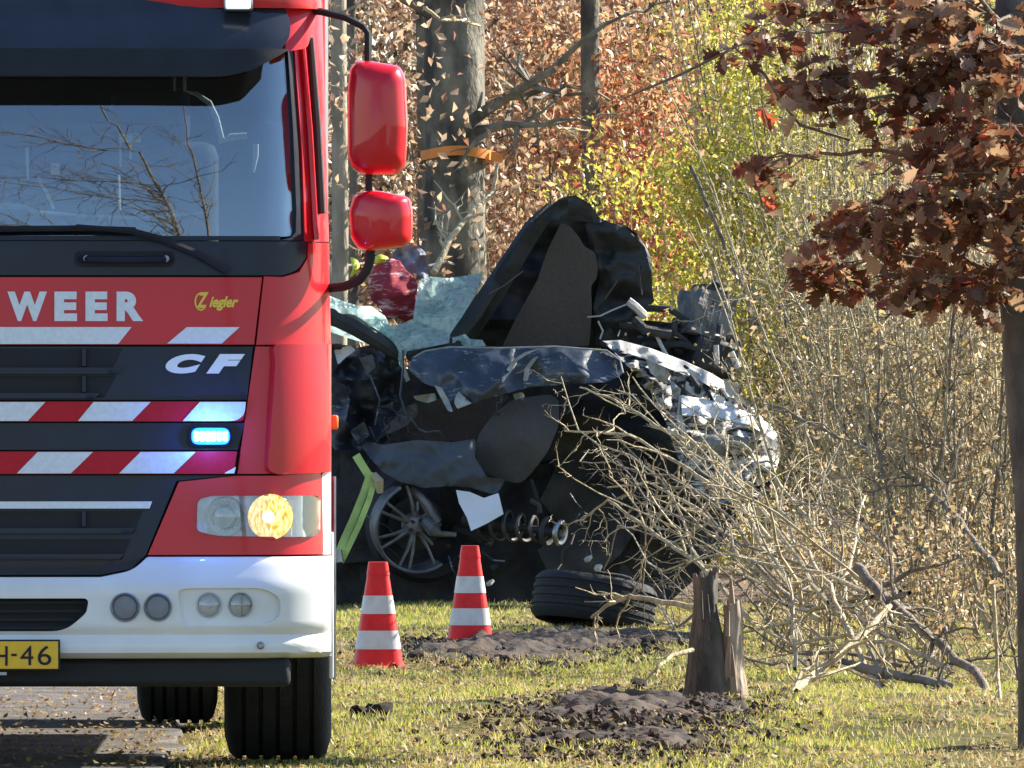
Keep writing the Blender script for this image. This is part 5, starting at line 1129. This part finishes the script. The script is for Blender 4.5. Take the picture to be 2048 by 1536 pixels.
# fallen and bare branches in front of the thicket
FB = [
 ('fallen_branch', 'long pale broken branch slanting from the grass up to the right of the stump', [(1545, 1425, 46.5), (1600, 1372, 46.8), (1680, 1310, 47.2), (1740, 1255, 47.4), (1780, 1212, 47.6)], .020, .012, TWIG, 9, .35),
 ('fallen_branch', 'thick pale limb sloping down right in the middle of the brown bushes', [(1715, 1135, 50), (1760, 1185, 49.8), (1830, 1250, 49.5), (1930, 1330, 49), (2040, 1440, 48)], .024, .017, TWIGD, 14, .45),
 ('fallen_branch', 'mossy log lying in the grass between stump and oak trunk', [(1680, 1325, 49.5), (1760, 1345, 49.3), (1840, 1358, 49), (1900, 1372, 48.6)], .024, .016, BARK, 8, .35),
 ('bare_branch', 'pale bare branch reaching left over the black wheel arch', [(1640, 1240, 52), (1560, 1180, 52.5), (1480, 1100, 53), (1400, 1020, 53.5), (1300, 965, 54), (1215, 975, 54.5)], .014, .004, TWIG, 13, .55),
 ('bare_branch', 'pale bare branch with twigs ending over the grey car seat', [(1560, 1140, 53), (1480, 1010, 54), (1380, 940, 54.5), (1260, 870, 55), (1130, 862, 55.5)], .014, .004, TWIG, 12, .5),
 ('bare_branch', 'forked pale branch below the crumpled door skin', [(1540, 1080, 54), (1420, 900, 55), (1330, 860, 55.4), (1230, 800, 55.8), (1160, 775, 56)], .012, .004, TWIG, 11, .45),
 ('bare_branch', 'crooked pale branch passing left of the stump top', [(1410, 1218, 47), (1340, 1206, 47.5), (1260, 1192, 48), (1215, 1210, 48), (1182, 1236, 48)], .013, .006, TWIG, 7, .32),
 ('bare_branch', 'small pale broken branch at the left foot of the stump', [(1385, 1300, 46), (1345, 1310, 45.9), (1315, 1335, 45.8), (1290, 1362, 45.8)], .010, .005, TWIG, 5, .14),
 ('bare_branch', 'bare branch rising diagonally across the crushed front end', [(1800, 1290, 53), (1680, 1130, 54), (1600, 1020, 55), (1500, 900, 56), (1400, 850, 57)], .014, .004, TWIG, 12, .55),
 ('bare_branch', 'bare branch below the black wheel arch pointing left', [(1500, 1240, 52), (1400, 1130, 52.5), (1300, 1060, 53), (1215, 1000, 53.2), (1165, 1040, 53.3)], .012, .004, TWIG, 11, .5),
 ('bare_branch', 'dark bare branch crossing the middle of the brown bushes', [(2000, 1150, 58), (1900, 1020, 59), (1800, 930, 60), (1700, 880, 61), (1540, 810, 62)], .016, .006, TWIGD, 18, .6),
 ('bare_branch', 'long straight bare stem sloping down to the oak trunk', [(1850, 640, 60), (1920, 730, 60), (1990, 810, 60), (2040, 860, 60)], .014, .009, TWIG, 6, .4),
 ('bare_branch', 'long bare stem sloping down right behind the engine', [(1380, 330, 70), (1480, 560, 70), (1530, 680, 69), (1620, 800, 68)], .013, .008, TWIGD, 8, .4),
 ('bare_branch', 'thin bare stem hanging near the oak trunk foot', [(1985, 1170, 47), (1990, 1240, 47), (1995, 1340, 47), (2002, 1420, 46.6)], .009, .006, TWIG, 5, .25),
 ('bare_branch', 'twiggy bare branch arching over the mossy log', [(1900, 1340, 49), (1800, 1290, 49.5), (1690, 1270, 50), (1580, 1290, 50.2), (1500, 1240, 50.5)], .012, .004, TWIG, 13, .5),
 ('bare_branch', 'twiggy bare branch between the stump and the pale limb', [(1760, 1400, 49), (1700, 1260, 50), (1650, 1160, 51), (1580, 1060, 52), (1540, 960, 53)], .013, .004, TWIG, 14, .55),
]
for k, (nm, lb_, pts, r0_, r1_, m_, nt_, L_) in enumerate(FB): bough(nm, lb_, pts, r0_, r1_, m_, nt_, L_, 400 + k, 2, 'bare branches before the thicket' if nm == 'bare_branch' else 'fallen branches', 'branch')

def fallen_top():
    t = thing('fallen_treetop', 'dense tangle of bare pale twigs covering the right front of the wreck', 'branches', (P(1720, 1300, 51).x, 51, 0)); rr = random.Random(77)
    root = P(1720, 1330, 51)
    targets = [(1150, 800), (1190, 880), (1130, 930), (1240, 830), (1290, 780), (1200, 960), (1230, 1020), (1180, 1090), (1290, 900), (1350, 830), (1330, 980), (1250, 1110), (1400, 880), (1300, 1150), (1450, 930), (1380, 1060), (1500, 960), (1540, 900), (1590, 930), (1200, 1180), (1600, 1010), (1650, 900), (1500, 840), (1640, 1050), (1270, 1250), (1330, 1230)]
    for k, (x, y) in enumerate(targets):
        d1 = rr.uniform(50, 57); e = P(x + rr.uniform(-20, 20), y, d1); st_ = root + Vector((rr.uniform(-.35, .3), rr.uniform(-1, 1.5), rr.uniform(-.05, .35)))
        path = wob(st_, e, 12, .09, rr.uniform(-.03, .05), k * 2.7); b = MB(); r_ = rr.uniform(.006, .011); b.tube(path, taper(r_, .0028, 12), 5, False)
        twigs(b, path, r_ * .75, 9, .34, 800 + k, .75, 2, 4, .3, (-.25, 0, .12)); b.build('limb', (TWIG, TWIGD)[k % 2], t, normals=False)
fallen_top()

# ================================================================== VERGE SURFACE
# soil heaps and clods
SOIL = mat('dark_soil', (.018, .012, .008), .95, var=.5, scale=7, bump=1.0, bscale=26, col2=(.085, .056, .034), detail=10)
def mound(label, px, py, wx, wy, h, seed):
    d_ = D_ground(py); x0 = (px - 1024) / F * d_; b = MB(); n = 64
    for j in range(n):
        for i in range(n):
            u, v = i / (n - 1) * 2 - 1, j / (n - 1) * 2 - 1; r2 = u * u + v * v
            x, y = x0 + u * wx, d_ + v * wy
            k = max(0, 1 - r2 * (1.05 + .9 * noise.noise((u * 2.2, v * 2.2, seed)) + .5 * noise.noise((u * 6, v * 6, seed))))
            lump = .35 + .55 * noise.noise((x * 4.5, y * 2.2, seed)) + .42 * noise.noise((x * 10, y * 5, seed)) + .25 * noise.noise((x * 22, y * 11, seed))
            z = ground_h(x, y) - .02 + (.02 * k + h * k ** .8 * max(-.1, lump + .2))
            b.v.append((x, y, z))
    b.f = [(j * n + i, j * n + i + 1, (j + 1) * n + i + 1, (j + 1) * n + i) for j in range(n - 1) for i in range(n - 1)]
    tag(b.build('soil_mound', SOIL, smooth=True, angle=35), label, 'soil', 'heaps of torn-up soil')
mound('low dark soil heap in front of the right-hand cone', 985, 1312, .55, 1.6, .085, 1)
mound('dark soil heap beside the loose tyre', 1090, 1290, .60, 1.6, .10, 2)
mound('dark soil heap at the left foot of the stump', 1225, 1450, .42, 1.1, .085, 3)
mound('dark soil heap at the bottom of the picture under the stump', 1300, 1488, .34, .9, .06, 4)
mound('soil heap against the stump', 1420, 1456, .22, .4, .05, 5)
mound('low soil patch left of the stump heap', 1130, 1485, .22, .7, .05, 6)
mound('dark soil heap right of the loose tyre', 1260, 1285, .6, 1.3, .08, 7)
clod_me = []
for k in range(5):
    bm = bmesh.new(); bmesh.ops.create_icosphere(bm, subdivisions=2, radius=1)
    for v in bm.verts: v.co *= 1 + .45 * noise.noise(v.co * 1.3 + Vector((k * 9, 0, 0))) + .2 * noise.noise(v.co * 4); v.co.z *= .65
    me = bpy.data.meshes.new('soil_clod'); bm.to_mesh(me); bm.free(); me.materials.append(SOIL); clod_me.append(me)
rc = random.Random(9)
for k in range(90):
    zx, zy, sx, sy = rc.choice([(1000, 1315, 110, 16), (1110, 1285, 90, 18), (1230, 1450, 120, 26), (1180, 1480, 90, 20), (1320, 1490, 60, 16), (1420, 1448, 60, 12), (1250, 1290, 60, 14), (750, 1440, 16, 5)])
    px, py = rc.gauss(zx, sx * .7), rc.gauss(zy, sy * .7); d_ = D_ground(py); x = (px - 1024) / F * d_
    o = bpy.data.objects.new('soil_clod', rc.choice(clod_me)); COL.objects.link(o); s_ = rc.uniform(.012, .045); o.scale = (s_ * rc.uniform(.8, 1.4), s_, s_); o.rotation_euler = (rc.uniform(-.4, .4), rc.uniform(-.4, .4), rc.uniform(0, 6)); o.location = (x, d_, ground_h(x, d_) + s_ * .45)
    tag(o, 'small dark clod of soil lying on the verge', 'clod', 'clods scattered on the verge')

# crumbs of churned soil spread round the heaps
cb = MB(); oc = [Vector(q) for q in ((1, 0, 0), (-1, 0, 0), (0, 1, 0), (0, -1, 0), (0, 0, 1), (0, 0, -1))]; of = [(0, 2, 4), (2, 1, 4), (1, 3, 4), (3, 0, 4), (2, 0, 5), (1, 2, 5), (3, 1, 5), (0, 3, 5)]
for k in range(9000):
    zx, zy, sx, sy = rc.choice([(985, 1310, 130, 18), (1100, 1288, 110, 18), (1250, 1288, 90, 14), (1220, 1450, 150, 30), (1300, 1490, 120, 24), (1150, 1470, 110, 26), (1420, 1452, 70, 14), (880, 1300, 60, 10)])
    px, py = rc.gauss(zx, sx * 1.0), rc.gauss(zy, sy * 1.0); d_ = D_ground(py); x = (px - 1024) / F * d_
    if x < road_edge(d_) + .2: continue
    s_ = .005 + .022 * rc.random() ** 2.5; z = ground_h(x, d_) + s_ * .4 + rc.random() * .035 * math.exp(-((px - zx) / sx) ** 2 * 2 - ((py - zy) / sy) ** 2 * 2)
    rot = Matrix.Rotation(rc.uniform(0, 6), 3, 'Z') @ Matrix.Rotation(rc.uniform(-.7, .7), 3, 'X'); cb.add([rot @ Vector((q.x * s_ * rc.uniform(.7, 1.5), q.y * s_ * rc.uniform(.7, 1.3), q.z * s_ * rc.uniform(.5, 1))) + Vector((x, d_, z)) for q in oc], of)
o = cb.build('soil_crumbs', SOIL, normals=False); tag(o, 'dark crumbs of churned soil round the heaps', 'soil', None, 'stuff')
# grass blades
def grass(name, label, n, yr, hr, m, dens, seed):
    y = RNG.uniform(yr[0], yr[1], n); x = RNG.uniform(-2.6, 3.4, n) 
    k = np.array([noise.noise(Vector((a * .8, b_ * .35, seed))) + .5 * noise.noise(Vector((a * 2.3, b_ * 1.1, seed + 3))) for a, b_ in zip(x, y)])
    e = np.array([a - road_edge(b_) for a, b_ in zip(x, y)])
    px = x / y * F + 1024; py = HOR + CAM_H / y * F
    soil = np.zeros(n)
    for cx, cy, sx, sy in ((985, 1312, 110, 20), (1090, 1290, 110, 18), (1225, 1450, 120, 28), (1310, 1490, 110, 22), (1420, 1450, 60, 16), (1260, 1285, 120, 18)):
        soil += np.exp(-((px - cx) / sx) ** 2 - ((py - cy) / sy) ** 2)
    keep = (k > dens) & (e > .05 + .25 * k) & (soil < .45 + .3 * RNG.uniform(size=n)) & (y < 70 - np.maximum(0, x - 1.2) * 6)
    x, y, k = x[keep], y[keep], k[keep]; n = len(x)
    z = np.array([ground_h(a, b_) for a, b_ in zip(x, y)]) - .004
    h = RNG.uniform(hr[0], hr[1], n) * (1 + .5 * np.clip(k, 0, 1)); a = RNG.uniform(0, 2 * math.pi, n); w_ = RNG.uniform(.0016, .0035, n)
    lx, ly = RNG.normal(0, .45, n) * h, RNG.normal(0, .45, n) * h
    dx, dy = np.cos(a) * w_, np.sin(a) * w_
    V = np.stack([np.stack([x - dx, y - dy, z], 1), np.stack([x + dx, y + dy, z], 1), np.stack([x + dx * .7 + lx * .4, y + dy * .7 + ly * .4, z + h * .6], 1), np.stack([x - dx * .7 + lx * .4, y - dy * .7 + ly * .4, z + h * .6], 1), np.stack([x + lx, y + ly, z + h], 1)], 1).reshape(-1, 3)
    me = bpy.data.meshes.new(name); me.vertices.add(5 * n); me.vertices.foreach_set('co', V.astype(np.float32).ravel())
    me.loops.add(9 * n); base_ = (np.arange(n) * 5)[:, None]; me.loops.foreach_set('vertex_index', (base_ + np.array([[0, 1, 2, 0, 2, 3, 3, 2, 4]])).astype(np.int32).ravel())
    me.polygons.add(3 * n); me.polygons.foreach_set('loop_start', (np.arange(3 * n) * 3).astype(np.int32)); me.update(calc_edges=True); me.materials.append(m)
    o = bpy.data.objects.new(name, me); COL.objects.link(o); tag(o, label, 'grass', None, 'stuff')
GR1 = leaf_mat('grass_green', [(.14, .21, .03), (.32, .39, .055), (.48, .49, .10), (.22, .29, .045), (.54, .48, .13)], .48)
GR2 = leaf_mat('grass_straw', [(.42, .36, .14), (.56, .48, .24), (.40, .36, .12)], .4)
grass('grass', 'short green grass on the verge', 190000, (39.5, 70), (.010, .030), GR1, -.22, 1)
grass('dry_grass', 'dry straw-coloured grass among the green verge', 70000, (39.5, 70), (.010, .040), GR2, -1.0, 21)
# fallen leaves
def litter(name, label, n, xr, yr, size, m, seed, cond):
    x = RNG.uniform(*xr, n); y = RNG.uniform(*yr, n); k = np.array([noise.noise(Vector((a * 1.1, b_ * .5, seed))) for a, b_ in zip(x, y)]); e = np.array([a - road_edge(b_) for a, b_ in zip(x, y)])
    kp = cond(k, e, x, y); x, y, e = x[kp], y[kp], e[kp]
    z = np.array([max(ground_h(a, b_), .006 if q < 0 else -1) for a, b_, q in zip(x, y, e)]) + RNG.uniform(.004, .022, len(x))
    o = leaves(name, np.stack([x, y, z], 1), size, m, flat=.3, up=0, aspect=.7); tag(o, label, 'leaves')
L_LIT = leaf_mat('litter_leaves', [(.14, .085, .045), (.34, .25, .14), (.46, .38, .22), (.24, .15, .08), (.42, .33, .10)], .3)
litter('leaf_litter', 'fallen leaves scattered over the grass verge', 34000, (-1.4, 3.4), (39.5, 68), (.015, .04), L_LIT, 1, lambda k, e, x, y: (k < .12) & (e > .1))
litter('road_litter', 'fallen leaves and grit on the road edge under the fire engine', 14000, (-3.4, -.7), (40, 62), (.014, .034), L_LIT, 37, lambda k, e, x, y: (e < .5) & (RNG.uniform(size=len(e)) < np.exp(-np.maximum(0, -e) * 1.1)))

# leafless tree on the verge nearer the viewer: shows only as a reflection in the windscreen
def reflected_tree():
    t = thing('bare_tree', 'leafless tree mirrored as dark branches in the fire engine windscreen', 'tree', (4.4, 18, 0))
    stem = wob((4.4, 18, -.1), (.6, 18, 14.5), 16, .02, 0, 3); b = MB(); b.tube(stem, taper(.085, .02, 16), 8, False); twigs(b, stem, .05, 60, 3.0, 61, .75, 2, 4, .3, (-.3, 0, .3)); b.build('trunk', TWIGD, t, normals=False)
    f = stem[6]; st2 = wob(f, (2.4, 18.4, 15), 10, .03, 0, 8); b = MB(); b.tube(st2, taper(.045, .012, 10), 7, False); twigs(b, st2, .03, 24, 2.4, 62, .75, 2, 4, .1); b.build('limb', TWIGD, t, normals=False)
    for k, (i, dx, dz) in enumerate(((7, -4.5, 1.6), (8, -5.5, 1.5), (10, -5, 1.2), (11, -5.5, .8), (13, -4.5, 1.0), (6, -5.0, .8))):
        q = wob(stem[i], stem[i] + Vector((dx, random.uniform(-1, 1), dz)), 9, .07, 0, k * 3.3); b = MB(); b.tube(q, taper(.026, .006, 9), 6, False); twigs(b, q, .024, 44, 1.8, 70 + k, .75, 2, 4, .1, (-.2, 0, .1)); b.build('limb', TWIGD, t, normals=False)
reflected_tree()
